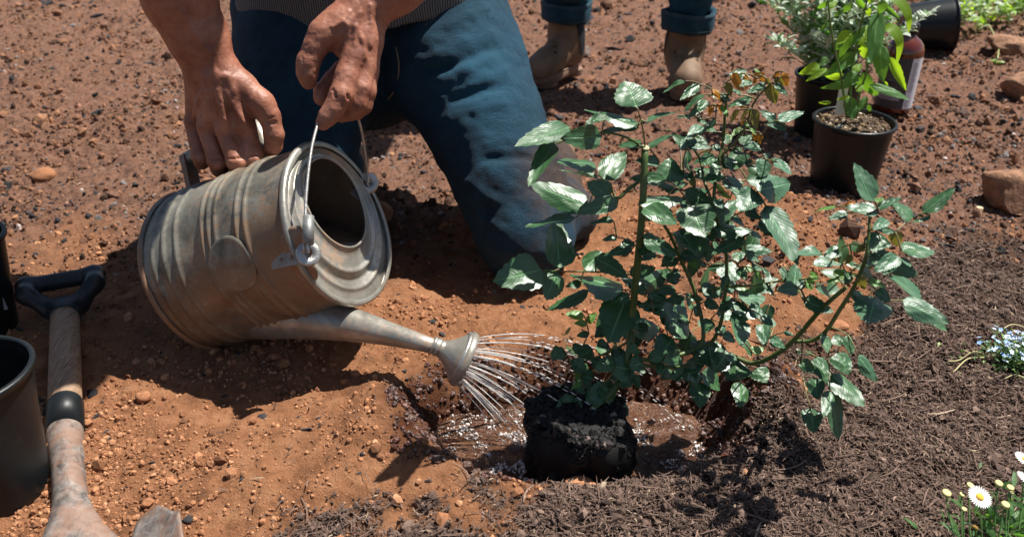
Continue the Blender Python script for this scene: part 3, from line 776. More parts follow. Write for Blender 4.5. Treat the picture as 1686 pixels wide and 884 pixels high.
part('base_rim', lathe([(RB+.001, .005), (RB+.0035, .003), (RB+.0038, -.002), (RB+.001, -.005), (RB-.002, -.003)], cB, ax_, dH, SEG, fn=lambda r, h, a: (dent(r, 0, a)[0], h)), 'galvanised_seam', can)
# top plate: ring between the round mouth and the outer rim
HOLE_R, HOLE_O = .0665, .030
x_, y_, _ = frame(ax_, dH)
rows = []; nv = 40
for i in range(nv+1):
    v = i/nv; row = []
    for k in range(SEG):
        a = 2*pi*k/SEG
        po = A(cos(a), sin(a))*(RO+.001); pi_ = A(cos(a), sin(a))*HOLE_R+A(HOLE_O, 0)
        q = pi_*(1-v)+po*v; gap = np.linalg.norm(po-pi_); low = max(0, -cos(a))
        z = .004+.007*(1-v)*low+.004*math.exp(-(v/.07)**2)
        w = min(1, gap/.05)
        z += w*(.0042*math.exp(-((v-.42)/.045)**2)+.0034*math.exp(-((v-.72)/.04)**2)-.004*math.exp(-((v-.56)/.06)**2))
        row.append(cO+x_*q[0]+y_*q[1]+ax_*z)
    rows += row
F = [(i*SEG+k, i*SEG+(k+1) % SEG, (i+1)*SEG+(k+1) % SEG, (i+1)*SEG+k) for i in range(nv) for k in range(SEG)]
part('top_plate', (np.array(rows), F), 'galvanised_light', can)
mouth = [cO+x_*(HOLE_O+HOLE_R*cos(a))+y_*HOLE_R*sin(a)+ax_*(.008+.007*max(0, -cos(a))) for a in np.linspace(0, 2*pi, 90)]
part('mouth_bead', tube(mouth, .0019, 8, cap=False), 'galvanised_light', can)
part('top_rim', lathe([(RO-.004, .010), (RO+.001, .0115), (RO+.0045, .009), (RO+.005, .005), (RO+.003, .001), (RO, 0)], cO, ax_, dH, SEG, fn=lambda r, h, a: (r+.0012*sin(3*a+1), h+.0012*sin(2*a))), 'galvanised_light', can)
# dark water inside
lv = cB+ax_*LEN*.60+dS*.02; nrm = A(0, 0, 1.0)
lv = cO-ax_*.030+dS*.055
rr_ = []
for a in np.linspace(0, 2*pi, 60, endpoint=False):
    # intersection of the inner wall with the level through lv
    c_ = x_*cos(a)+y_*sin(a); w0 = cO+c_*(RO-.004); s_ = (w0[2]-lv[2])/ax_[2]; s_ = min(max(s_, -.0), LEN*.95)
    rr_.append(w0-ax_*s_)
cw = np.mean(rr_, 0); part('water', (np.array(rr_+[cw]), [(k, (k+1) % 60, 60) for k in range(60)]), 'can_water', can, smooth=False)
part('inner_wall', lathe([(RO-.0025, LEN-.001), (RO-.012, LEN-.03), (RB-.018, LEN*.5), (RB-.018, .016), (0, .016)], cB, ax_, dH, 60), 'can_inside', can)
# seam, patches
def surf(t, a, lift=.0015):
    """point on the can wall; t along the axis 0..1, a angle from the handle side toward x_,y_"""
    r, _ = dent(can_r(t)+sum(.003*math.exp(-((t-q)/.013)**2) for q in ridges), t*LEN, a % (2*pi))
    return cB+ax_*t*LEN+(cos(a)*x_+sin(a)*y_)*(r+lift)
def surf_flat(t, a, lift):
    r, _ = dent(can_r(t), t*LEN, a % (2*pi)); return cB+ax_*t*LEN+(cos(a)*x_+sin(a)*y_)*(r+.0022+lift)
def ang_of(p):
    q = p-cB; return math.atan2(np.dot(q, y_), np.dot(q, x_)) % (2*pi), float(np.dot(q, ax_))/LEN
def hit_can(px, py):
    r = ray(px, py); o = CAMP-cB; a_ = r-ax_*np.dot(r, ax_); b_ = o-ax_*np.dot(o, ax_); R = (RB+RO)/2
    A_, B_, C_ = a_@a_, 2*a_@b_, b_@b_-R*R; d = (-B_-math.sqrt(max(B_*B_-4*A_*C_, 0)))/(2*A_)
    return ang_of(CAMP+d*r)
def patch(name, a0, t0, ra, rt, lift, mt, bead=False, n=14, m=40, power=2):
    vs = [(surf_flat if bead else surf)(t0, a0, lift*.4 if bead else lift)]; fs = []
    for i in range(1, n+1):
        for k in range(m):
            w = 2*pi*k/m; q = i/n; cx, sy = cos(w), sin(w)
            L = lift*(1 if q < .86 else (1-(q-.86)/.14*.9)); 
            if bead: L = lift*.4+(.0016*math.exp(-((q-.9)/.07)**2) if q < 1 else -.0005)
            vs.append((surf_flat if bead else surf)(t0+rt*q*sy/LEN, a0+ra*q*cx/.118, L))
    for k in range(m): fs.append((0, 1+k, 1+(k+1) % m))
    for i in range(n-1):
        for k in range(m): fs.append((1+i*m+k, 1+(i+1)*m+k, 1+(i+1)*m+(k+1) % m, 1+i*m+(k+1) % m))
    return part(name, (np.array(vs), fs), mt, can)
a0, t0 = hit_can(380, 437); patch('round_boss', a0, t0, .041, .038, .0020, 'galvanised', True)
a0, t0 = hit_can(487, 402); patch('ear_mount', a0, t0, .024, .026, .0030, 'galvanised_seam')
a0, t0 = hit_can(498, 447); patch('ear_mount', a0, t0, .022, .020, .0026, 'galvanised_seam')
seam = [surf(t, pi*1.08, .0012) for t in np.linspace(.02, .98, 24)]
part('side_seam', tube(seam, .0022, 6, flat=.5), 'galvanised_seam', can)
# ears (lugs) for the bail
def lug(pc, nrm, upd, side):
    x, y, a = frame(nrm, upd)
    v, f = lathe([(.0045, -.0012), (.0045, .0012), (.0150, .0016), (.0162, 0), (.0150, -.0016)], pc, a, x, 28, closed=True)
    e = part('bail_ear', (v, f), 'wire_metal', can)
    e0 = side[0]; dd = unit(pc-e0); yy_ = unit(np.cross(a, dd)); L_ = np.linalg.norm(pc-e0)
    part('ear_strap', boxm((e0+pc)/2-a*.0022, dd, yy_, a, L_/2+.004, .0105, .0011), 'galvanised_patch', can, smooth=False)
    for q_ in (.25, .55): part('rivet', lathe([(.0028, 0), (.0022, .0012), (0, .0016)], e0*(1-q_)+pc*q_-a*.0011, a, seg=12), 'galvanised_seam', can)
    return e
eN = PC(508, 418, 1.158); eF = PC(606, 302, 1.372)
lug(eN, unit(CAMP-eN)+A(.12, 0, .15), UP, (surf(.86, 1.93, .001), 0))
lug(eF, unit(CAMP-eF)+A(.2, 0, 0), UP, (PC(588, 322, 1.368), PC(600, 310, 1.370)))
# bail wire with sleeve
HW = PC(531, 190, 1.205)
wire = [PC(508, 417, 1.150), PC(505, 395, 1.150), PC(503, 350, 1.160), PC(506, 300, 1.172), PC(513, 245, 1.187), PC(523, 205, 1.20), PC(531, 187, 1.207), PC(545, 172, 1.222),
        PC(568, 170, 1.25), PC(584, 184, 1.28), PC(594, 210, 1.31), PC(601, 250, 1.34), PC(605, 285, 1.362), PC(606, 302, 1.366)]
part('bail_wire', tube(wire, .0021, 8, 5), 'wire_metal', can)
part('bail_sleeve', tube([PC(507, 402, 1.149), PC(508, 356, 1.157)], [.0078, .0072], 16), 'galvanised_patch', can)
part('wire_end', tube([PC(500, 417, 1.146), PC(499, 391, 1.148)], .0016, 6), 'wire_metal', can)
# rear handle: strap and tube
hb = cB+ax_*.014+dH*(RB-.001); hp = [hb, hb+dH*.030, hb+dH*.060+ax_*.001]
def strap(a, b, w, th, name):
    d = unit(b-a); y = unit(np.cross(ax_, d)); z = np.cross(d, y)
    return part(name, boxm((a+b)/2, d, y, z, np.linalg.norm(b-a)/2, w, th), 'galvanised_seam', can, smooth=False)
strap(hb-dH*.004, hb+dH*.058, .0115, .0045, 'handle_strap')
g0 = hb+dH*.052; grip = [g0-ax_*.004, PC(348, 238, 1.390), PC(385, 214, 1.378), PC(415, 205, 1.362), PC(428, 222, 1.350), PC(440, 262, 1.345)]
part('handle_tube', tube(grip, [.0105, .0105, .0110, .0110, .0108, .0100], 14, 5), 'galvanised_light', can)
part('handle_foot', tube([PC(434, 248, 1.345), PC(441, 272, 1.343)], [.0115, .0145], 12), 'galvanised_seam', can)
# spout
sr = cB+ax_*.075+dS*(RB-.045)
sp_end = PC(722, 572, 1.225)
spts = [sr, sr*.72+sp_end*.28, sr*.45+sp_end*.55, sr*.15+sp_end*.85, sp_end]
part('spout', tube([sr*(1-t)+sp_end*t+A(0, 0, .006*math.sin(pi*t)) for t in np.linspace(0, 1, 12)], [.050, .0455, .041, .0365, .0325, .0285, .0245, .021, .0175, .0145, .0118, .0100], 28), 'galvanised_light', can)
mid = sr*.4+sp_end*.6
nR = unit(.90*RT-.42*UP+.14*FW)                                 # sprinkler face direction
neck = sp_end
part('spout_collar', lathe([(.0100, -.010), (.0125, -.009), (.0125, -.006), (.0110, -.005), (.0128, -.003), (.0128, .001), (.0110, .002), (.0130, .004), (.012, .008)], neck, nR, UP, 28), 'galvanised_light', can)
head = part('sprinkler_head', lathe([(.0115, .004), (.0150, .010), (.0210, .018), (.0290, .026), (.0365, .0325), (.0378, .034), (.0390, .036), (.0392, .040), (.0378, .0425)], neck, nR, UP, 44), 'galvanised_light', can)
fc = neck+nR*.0415
part('sprinkler_face', lathe([(0, .0062), (.012, .0056), (.024, .0036), (.034, .0012), (.0378, 0)], fc, nR, UP, 44), 'galvanised_light', head)
part('head_ridge', lathe([(.0335, .0290), (.0360, .0300), (.0372, .0322), (.0365, .0335)], neck, nR, UP, 44), 'wire_metal', head)

# ==================================================================== WATER JETS
spray = thing('water_spray', 'fan of thin water jets from the sprinkler head falling into the hole', 'water', fc)
fx, fy, fa = frame(nR, UP); rs = np.random.default_rng(5); beads = []
k_ = 0
HOLES = []
for ring, cnt in ((0.0, 1), (.010, 5), (.020, 9), (.029, 12), (.034, 10)):
    for j in range(cnt): HOLES.append((ring, 2*pi*(j+.3*ring*100)/max(cnt, 1)))
for ring, a in HOLES:
    rad = cos(a)*fx+sin(a)*fy; p0 = fc+rad*ring+nR*.003
    v0 = (1.62+rs.uniform(-.10, .10))*unit(nR+rad*(ring/.034)*.52+rs.normal(0, .018, 3)+A(0, .10, .13))
    if v0[2] < -1.25: v0 = v0*.8
    T = 0; pts = []
    while True:
        p = p0+v0*T+A(0, 0, -4.905*T*T)
        pts.append(p); T += .006
        if p[2] < WATER_Z or T > .4 or p[0] > .24: break
        if (p[0]-.085)**2+(p[1]-.97)**2 < .062**2 and p[2] < .035: break
    L = len(pts)
    cut = min(L-1, int(6+rs.integers(0, 5)))
    rr = [.00088*(1-.30*i/cut)+.00022*sin(i*2.2+ring*900) for i in range(cut+1)]
    part('water_jet', tube(pts[:cut+1], rr, 6), 'water', spray)
    for q in range(cut+1, L):
        if rs.uniform() < .93:
            p = pts[q]+rs.normal(0, .0009, 3); d = unit(pts[q]-pts[q-1]); w = rs.uniform(.0006, .0011)
            beads.append(tube([p-d*.0042, p-d*.002, p+d*.002, p+d*.0042], [w*.3, w, w, w*.3], 5))
part('water_drops', join(beads), 'water', spray, kind='stuff')
# glinting bubbles where the jets land
nb = 3200; bx = []; 
for _ in range(nb):
    while True:
        q = rs.normal(0, 1, 2)*A(.060, .040)+rs.choice([A(-.03, 1.0), A(.19, .985), A(.00, .93)][0:3] if False else np.array([[-.02, 1.0], [.185, .985], [.0, .935]]))
        if hole_d(q[0:1], q[1:2])[0] < .98 and fbm2(q[0:1], q[1:2], 60, 3, 200)[0] > .04: break
    bx.append((q[0], q[1], WATER_Z+.0012))
bx = np.array(bx); s = rs.lognormal(math.log(.00060), .7, nb)[:, None]*A(1.2, 1.2, .6)
tagit(scatter('splash_bubbles', [ICO1], bx, s, 'foam', label='glinting bubbles and splashes where the jets hit the muddy water', cat='splash', smooth=True))

# ==================================================================== SPADE
def seg_pts(*pp): return [PC(*q) for q in pp]
gb0, gb1 = PC(107, 520, 1.405), PC(112, 880, 1.00)
axs = unit(gb1-gb0); sid = unit(np.cross(axs, A(0, 0, 1)));
if sid[0] < 0: sid = -sid
upn = np.cross(sid, axs); upn = upn if upn[2] > 0 else -upn
spade = thing('spade', 'worn spade with black D grip and short wooden shaft lying on the soil', 'spade', PC(107, 600, 1.30))
w0, w1 = gb0, PC(107, 668, 1.225)
part('wooden_shaft', tube([w0, (w0+w1)/2, w1], [.0205, .0212, .0215], 28, 4), 'wood', spade)
part('grip_collar', tube([w0-axs*.012, w0-axs*.002, w0+axs*.006, w0+axs*.007], [.0215, .0225, .0222, .0205], 28), 'grip_plastic', spade)
D = Sdf(); top = PC(100, 462, 1.455); hw = .050
tl, tr = top-sid*hw, top+sid*hw
D.cap(tl, tr, .0135, k=.01)
for e, sg in ((tl, -1), (tr, 1)):
    D.chain([(e, .0140), (e+axs*.028+sid*sg*.000, .0128), (w0-axs*.030+sid*sg*.020, .0140), (w0-axs*.014+sid*sg*.002, .0165)], k=.012)
D.cap(w0-axs*.024, w0-axs*.006, .018, .020, k=.012)
v, q = D.mesh(.0022); part('d_grip', (relax(v, q, 2), q), 'grip_plastic', spade)
w2 = PC(107, 712, 1.185)
part('black_sleeve', tube([w1-axs*.004, w1, w2-axs*.002, w2], [.0222, .0236, .0240, .0228], 30), 'black_plastic', spade)
# steel socket flaring into the blade
w3 = PC(113, 800, 1.085); w4 = PC(122, 884, 1.005); w4s = w4+axs*.075-upn*.020
S = []; ns = 34; m = 26
for i in range(ns+1):
    t = i/ns; c = w2+(w4s-w2)*t; 
    wr = .0225-.003*sin(pi*min(t*1.5, 1))+.075*max(0, (t-.42)/.58)**2.0
    hr = .0225*(1-.55*sstep(.3, 1.0, t))
    for k in range(m):
        a = 2*pi*k/m; S.append(c+sid*wr*cos(a)+upn*hr*sin(a))
F = [(i*m+k, i*m+(k+1) % m, (i+1)*m+(k+1) % m, (i+1)*m+k) for i in range(ns) for k in range(m)]
part('steel_socket', (np.array(S), F), 'spade_steel', spade)
# dished blade with rolled shoulders (mostly below the frame)
B = []; nu, nv = 60, 44
for i in range(nu+1):
    u = i/nu*2-1
    for j in range(nv+1):
        v_ = j/nv; hw_ = .112*(1-.18*v_**2)*(1 if v_ < .75 else math.sqrt(max(0.0, 1-((v_-.75)/.27)**2)))
        xx = u*hw_; shoulder = .050*sstep(.40, .62, abs(u))*(1-sstep(.78, 1.0, abs(u))*.75)*(1-v_)**2
        zz = .050*abs(u)**1.8*(1-.4*v_)-.018+.016*math.exp(-(u/.2)**2)*(1-v_)
        B.append(w4-axs*.004+axs*(v_*.26-shoulder+.056)+sid*xx+upn*zz)
F = [(i*(nv+1)+j, (i+1)*(nv+1)+j, (i+1)*(nv+1)+j+1, i*(nv+1)+j+1) for i in range(nu) for j in range(nv)]
bl = part('blade', (np.array(B), F), 'spade_steel', spade)
mo = bl.modifiers.new('thick', 'SOLIDIFY'); mo.thickness = .0022; mo.offset = 0

# ==================================================================== POTS
def pot(name, label, base, r0, r1, h, axis=(0, 0, 1), ref=(1, 0, 0), mt='black_plastic', crumple=0.0, group=None, lip=.006, seed=0, hollow=True):
    root = thing(name, label, 'plant pot', base, group)
    def fn(r, hh, a):
        k = crumple*(1-abs(2*hh/h-1)**3)
        return r+k*(sin(2*a+seed)+.6*sin(3*a+2.1+seed+hh*14)+.4*sin(5*a+hh*25)), hh+crumple*.5*sin(2*a+1+seed)*(hh/h)
    pr = [(0, .002), (r0*.93, .002), (r0*.97, 0), (r0, .003)]
    for t in np.linspace(.04, .93, 18): pr.append((r0+(r1-r0)*t, h*t))
    pr += [(r1-.001, h*.94), (r1+.0008, h*.945), (r1+.001, h-.004)]
    part('wall', lathe(pr, base, axis, ref, 72, fn=fn), mt, root)
    part('rim', lathe([(r1+.001, h-.006), (r1+.0045, h-.005), (r1+.0052, h-.001), (r1+.003, h+.0012), (r1-.001, h+.0012), (r1-.002, h-.002)], base, axis, ref, 72, fn=fn), mt, root)
    part('inside', lathe([(r1-.002, h-.001), (r1-.003, h*.9), (r0+(r1-r0)*.5-.003, h*.5), (r0-.003, .008), (0, .008)], base, axis, ref, 48, fn=fn), mt, root)
    return root
base = A(-.628, .850, .002)
pot('plant_pot', 'large empty black nursery pot at the left edge in front of the spade', base, .060, .074, .176, crumple=.0035, seed=1.0, ref=unit(A(1, .3, 0)), axis=unit(A(.03, -.0, 1)))
pb = PG(-42, 560); p2 = pot('plant_pot', 'black nursery pot behind the big one at the left edge', A(pb[0]-.01, pb[1]+.03, 0), .058, .073, .160, seed=2.0, crumple=.001)
r_ = PC(-5, 392, 1.2)
st = thing('plant_label', 'grey plastic stake standing in the rear pot at the left edge', 'plant label', A(pb[0]+.045, pb[1]+.02, .05))
part('stake', boxm(A(pb[0]+.040, pb[1]+.015, .12), unit(A(1, .3, .1)), unit(A(-.3, 1, 0)), unit(A(-.12, 0, 1)), .007, .0012, .075), 'grey_plastic', st, smooth=False)

def soil_disc(c, r, name='potting_soil', n=380, parent=None, seed=0):
    rg = np.random.default_rng(seed)
    part(name, lathe([(r, -.004), (r*.97, .001), (r*.5, .003), (0, .002)], c, seg=32), 'potting', parent, attrs={'tint': np.full(128, .35)})
    a = rg.uniform(0, 2*pi, n); q = np.sqrt(rg.uniform(0, 1, n))*r*.95
    s = rg.lognormal(math.log(.0022), .5, n); P = np.stack([c[0]+q*np.cos(a), c[1]+q*np.sin(a), c[2]+.002+s*.4], 1)
    scatter('soil_bits', lumps(ICO1, 4, .25, 9), P, s[:, None]*rg.uniform(.6, 1.4, (n, 3)), 'potting', parent, tint=np.clip(rg.normal(.55, .3, n), 0, 1))
pF = A(.708, 1.815, gz(.708, 1.815)-.004)
potF = pot('plant_pot', 'black nursery pot holding the tall long leaved plant', pF, .066, .080, .150, seed=.4, mt='black_plastic_clean', axis=unit(A(.02, -.02, 1)))
soil_disc(pF+A(0, 0, .140), .076, parent=potF, seed=3)
pR = A(.772, 2.175, gz(.772, 2.175)-.004)
potR = pot('plant_pot', 'black nursery pot holding the silvery leaved bushy plant', pR, .064, .078, .155, seed=.9, mt='black_plastic_clean')
soil_disc(pR+A(0, 0, .145), .074, parent=potR, n=120, seed=4)
pT = PC(1567, 40, 2.93)
pot('plant_pot', 'empty black nursery pot lying on its side next to the pale green herb', pT-unit(A(1, -.18, .10))*.155, .068, .083, .160, axis=unit(A(1, -.18, .10)), ref=(0, 0, 1), mt='black_plastic_clean')

# ==================================================================== BOTTLE
bb = A(1.005, 2.33, gz(1.005, 2.33)+.004); bot = thing('bottle', 'amber bottle with dark label and black cap behind the potted plant', 'bottle', bb)
bx_ax = unit(A(.03, 0, 1))
part('glass', lathe([(0, 0), (.042, 0), (.0465, .004), (.0472, .02), (.0472, .150), (.0465, .162), (.042, .174), (.034, .184), (.024, .191), (.0185, .196), (.0175, .204)], bb, bx_ax, seg=48), 'amber', bot)
cap_ = part('cap', lathe([(.0178, .198), (.0215, .199), (.0220, .202), (.0222, .222), (.0205, .226), (0, .227)], bb, bx_ax, seg=40, fn=lambda r, h, a: (r+(.0005*sin(30*a) if .2 < h < .223 else 0), h)), 'black_plastic_clean', bot)
def wrap(name, a0, a1, z0, z1, r, mt, parent):
    n = max(4, int((a1-a0)/.08)); vs = []
    x, y, a_ = frame(bx_ax, (1, 0, 0))
    for i in range(n+1):
        a = a0+(a1-a0)*i/n
        for z in (z0, z1): vs.append(bb+a_*z+r*(cos(a)*x+sin(a)*y))
    return part(name, (np.array(vs), [(2*i, 2*i+2, 2*i+3, 2*i+1) for i in range(n)]), mt, parent)
# angles: -pi/2 faces the camera, 0 is to the right
lab = wrap('label', -4.3, -1.42, .014, .146, .0477, 'label_dark', bot)
sidep = wrap('side_label', -1.42, -.3, .014, .146, .0477, 'label_white', bot)
wrap('label_band', -3.1, -1.70, .036, .053, .0480, 'label_lilac', lab)
for i, z in enumerate((.098, .092, .086, .070, .066)):
    wrap('print_line', -2.55+.05*(i % 2), -1.95-.07*(i % 3), z, z+.0022, .0480, 'print_grey', lab)
for i in range(13): wrap('print_line', -1.33, -1.08+.05*((i*7) % 3), .060+i*.006, .0622+i*.006, .0480, 'print_grey', sidep)
for i in range(6): wrap('print_line', -2.9, -2.1, .040+i*.0001, .0415, .0482, 'print_dark', lab) if i == 0 else None
x, y, a_ = frame(bx_ax, (1, 0, 0)); cc = -1.20
pts = [bb+a_*(.029+.0075*sin(w))+.0481*(cos(cc+.10*cos(w))*x+sin(cc+.10*cos(w))*y) for w in np.linspace(.7, 2*pi-.7, 16)]
part('letter_c', tube(pts, .0011, 6, flat=.5), 'print_dark', sidep)
# ==================================================================== KNEELING PERSON
man = thing('person', 'kneeling person in blue jeans and striped grey shirt tipping the watering can', 'person', A(-.26, 1.60, 0))
def C_(px, py, d, r): return (PC(px, py, d), r)
W_ = lambda x, y, z, r: (A(x, y, z), r)
# ---- right hand and forearm (left in the photograph), gripping the rear tube
H = Sdf()
elbowR = A(-.500, 1.295, .640)
H.chain([(elbowR, .050), C_(290, -30, 1.250, .0470), C_(297, 0, 1.262, .0455), C_(322, 60, 1.285, .0385)], k=.02)
H.cap(PC(322, 60, 1.285), PC(332, 112, 1.303), .0350, .0255, k=.02).cap(PC(334, 60, 1.283), PC(361, 112, 1.298), .0330, .0250, k=.02)
mR = {'i': C_(404, 212, 1.318, .0150), 'm': C_(371, 210, 1.316, .0146), 'r': C_(341, 208, 1.327, .0140), 'p': C_(319, 200, 1.345, .0128)}
cR = {'i': C_(366, 118, 1.300, .0200), 'm': C_(352, 118, 1.296, .0195), 'r': C_(340, 118, 1.300, .0190), 'p': C_(328, 116, 1.308, .0180)}
for q in 'imrp': H.cap(cR[q][0], mR[q][0], cR[q][1], mR[q][1]*.86, k=.016)
H.cap(PC(350, 130, 1.325), PC(362, 195, 1.345), .024, .024, k=.014)
H.cap(PC(330, 130, 1.325), PC(330, 190, 1.355), .020, .018, k=.012)
for q in 'imrp': H.cap(mR[q][0]-FW*.001, mR[q][0]+FW*.002, mR[q][1]*1.04, mR[q][1]*1.0, k=.005)
H.chain([C_(406, 216, 1.322, .0148), C_(417, 262, 1.326, .0150), C_(420, 272, 1.345, .0130), C_(416, 262, 1.378, .0115), C_(408, 240, 1.395, .010)], k=.004)
H.chain([C_(371, 216, 1.318, .0142), C_(389, 266, 1.318, .0140), C_(392, 277, 1.338, .0128), C_(388, 268, 1.376, .0115), C_(380, 242, 1.394, .010)], k=.004)
H.chain([C_(341, 214, 1.330, .0136), C_(357, 266, 1.330, .0133), C_(361, 278, 1.350, .0122), C_(358, 268, 1.386, .0110), C_(352, 244, 1.402, .0095)], k=.004)
H.chain([C_(318, 206, 1.348, .0120), C_(329, 257, 1.346, .0116), C_(332, 267, 1.364, .0108), C_(331, 258, 1.396, .0095), C_(326, 240, 1.410, .0085)], k=.004)
# thumb
H.chain([C_(370, 120, 1.302, .0190), C_(398, 142, 1.304, .0185), C_(430, 170, 1.305, .0165), C_(444, 192, 1.309, .0152)], k=.014)
H.chain([C_(444, 192, 1.309, .0148), C_(451, 222, 1.318, .0142), C_(450, 240, 1.328, .0128), C_(446, 246, 1.335, .0105)], k=.005)
H.cap(PC(392, 150, 1.318), PC(408, 190, 1.330), .0150, .0110, k=.014)
def veins(Sd, lines, r=.0022, k=.004, sink=.0003):
    for ln in lines:
        pp = [Sd.hit(px, py, .9, 1.9) for px, py in ln]
        for a_, b_ in zip(pp[:-1], pp[1:]): VE.append((a_+FW*sink, b_+FW*sink, r, k))
VE = []
veins(H, [[(352, 118), (356, 140), (361, 165), (368, 200)], [(338, 125), (336, 150), (338, 175), (341, 200)], [(361, 165), (350, 185), (352, 200)], [(372, 125), (385, 150), (398, 180), (403, 205)],
          [(336, 150), (325, 170), (320, 192)], [(300, 20), (318, 55), (345, 85), (352, 118)], [(385, 150), (372, 172), (371, 190)]], .0027, .0045, -.0002)
for q, (a_, b_) in {'i': ((376, 128), (403, 208)), 'm': ((360, 126), (371, 206)), 'r': ((346, 126), (341, 204))}.items():
    pa, pb_ = H.hit(*a_, .9, 1.9), H.hit(*b_, .9, 1.9); VE.append((pa+FW*.003, pb_+FW*.0008, .0042, .010))
for a_, b_, r, k in VE: H.cap(a_, b_, r, r, k)
# tendons fanning from the wrist to each knuckle, and the bony middle joints
for q in 'imr':
    pa = H.hit(*{'i': (372, 150), 'm': (358, 150), 'r': (345, 150)}[q], .9, 1.9); pb_ = H.hit(*{'i': (401, 200), 'm': (370, 198), 'r': (341, 196)}[q], .9, 1.9); H.cap(pa+FW*.0006, pb_-FW*.0004, .0026, .0034, .006)
for (jx_, jy_, jr) in ((418, 264, .0105), (390, 267, .0100), (358, 267, .0095), (330, 259, .0085)):
    p_ = H.hit(jx_, jy_, .9, 1.9); H.cap(p_+FW*.0085, p_+FW*.0088, jr, jr, .005)
# knuckle creases
for (x0, y0), (x1, y1) in (((409, 258), (425, 256)), ((380, 262), (398, 260)), ((348, 263), (365, 261)), ((322, 252), (337, 251)), ((438, 196), (452, 193)), ((436, 201), (452, 199)), ((442, 205), (455, 203))):
    H.cap(H.hit(x0, y0, .9, 1.9), H.hit(x1, y1, .9, 1.9), .0012, .0012, .0026, True)
vR, qR = H.mesh(.00165)
# ---- left hand (right in the photograph), pinching the bail wire
G = Sdf()
elbowL = A(-.015, 1.310, .640)
G.chain([(elbowL, .048), C_(700, -70, 1.245, .042), C_(655, -25, 1.238, .0355)], k=.02)
G.cap(PC(655, -25, 1.238), PC(618, 14, 1.236), .0335, .0270, k=.02).cap(PC(640, -35, 1.232), PC(590, 6, 1.226), .0300, .0240, k=.02)
G.chain([C_(590, 10, 1.226, .0230), C_(582, 50, 1.218, .0185), C_(582, 92, 1.212, .0160)], k=.016)          # index metacarpal
G.chain([C_(604, 14, 1.232, .0230), C_(600, 60, 1.226, .0180), C_(600, 108, 1.226, .0155)], k=.014)
G.chain([C_(612, 22, 1.246, .0210), C_(609, 70, 1.246, .0160), C_(607, 118, 1.248, .0140)], k=.012)
G.chain([C_(606, 30, 1.265, .0190), C_(606, 75, 1.270, .0150), C_(604, 118, 1.272, .0125)], k=.012)
G.cap(PC(590, 40, 1.245), PC(592, 95, 1.250), .024, .020, k=.012)
G.chain([C_(582, 92, 1.212, .0158), C_(571, 125, 1.207, .0155), C_(562, 157, 1.203, .0158), C_(551, 178, 1.204, .0142), C_(540, 192, 1.204, .0122), C_(532, 203, 1.206, .0100)], k=.005)
G.chain([C_(600, 108, 1.226, .0152), C_(594, 145, 1.222, .0148), C_(588, 170, 1.224, .0140), C_(577, 184, 1.232, .0122), C_(563, 190, 1.240, .0105)], k=.004)
G.chain([C_(607, 118, 1.248, .0138), C_(603, 150, 1.246, .0134), C_(598, 174, 1.250, .0125), C_(587, 184, 1.262, .0110), C_(574, 184, 1.270, .0095)], k=.004)
G.chain([C_(604, 118, 1.272, .0120), C_(599, 148, 1.272, .0114), C_(590, 166, 1.280, .0104), C_(577, 170, 1.288, .0088)], k=.004)
G.chain([C_(562, 112, 1.262, .0110), C_(546, 132, 1.254, .0115), C_(531, 150, 1.248, .0118), C_(529, 162, 1.246, .0108)], k=.004)   # pad of the thumb side
G.chain([C_(584, 18, 1.222, .0230), C_(556, 38, 1.214, .0195), C_(533, 56, 1.208, .0175), C_(519, 78, 1.207, .0158)], k=.014)           # thumb
G.chain([C_(519, 78, 1.207, .0156), C_(508, 103, 1.209, .0152), C_(506, 120, 1.212, .0138), C_(508, 134, 1.216, .0112)], k=.005)
G.cap(PC(560, 55, 1.222), PC(566, 84, 1.226), .0145, .0110, k=.014)
VE = []
veins(G, [[(600, 0), (592, 22), (586, 45), (584, 75)], [(586, 45), (596, 65), (601, 95)], [(575, 20), (565, 35), (548, 45)], [(610, 10), (611, 40), (610, 75)], [(592, 22), (572, 42), (563, 60)]], .0021, .0045, .0001)
for a_, b_, r, k in VE: G.cap(a_, b_, r, r, k)
for dy in (-6, -2, 2, 6):
    G.cap(G.hit(549+dy*.3, 154+dy, .9, 1.9), G.hit(576+dy*.3, 162+dy*.9, .9, 1.9), .0010, .0010, .0024, True)
for dy in (-3, 1, 5): G.cap(G.hit(497, 97+dy, .9, 1.9), G.hit(519, 106+dy, .9, 1.9), .0006, .0006, .002, True)
vL, qL = G.mesh(.0016)
def micro(v, q, amp=.00035):
    v = relax(v, q, 2, .5); nn = vnormals(v, q)
    return v+nn*(amp*2*vn3(v*190, 3)+amp*1.4*vn3(v*420, 4))[:, None]+nn*(.0005*vn3(v*45, 5))[:, None]
vR, vL = micro(vR, qR), micro(vL, qL)
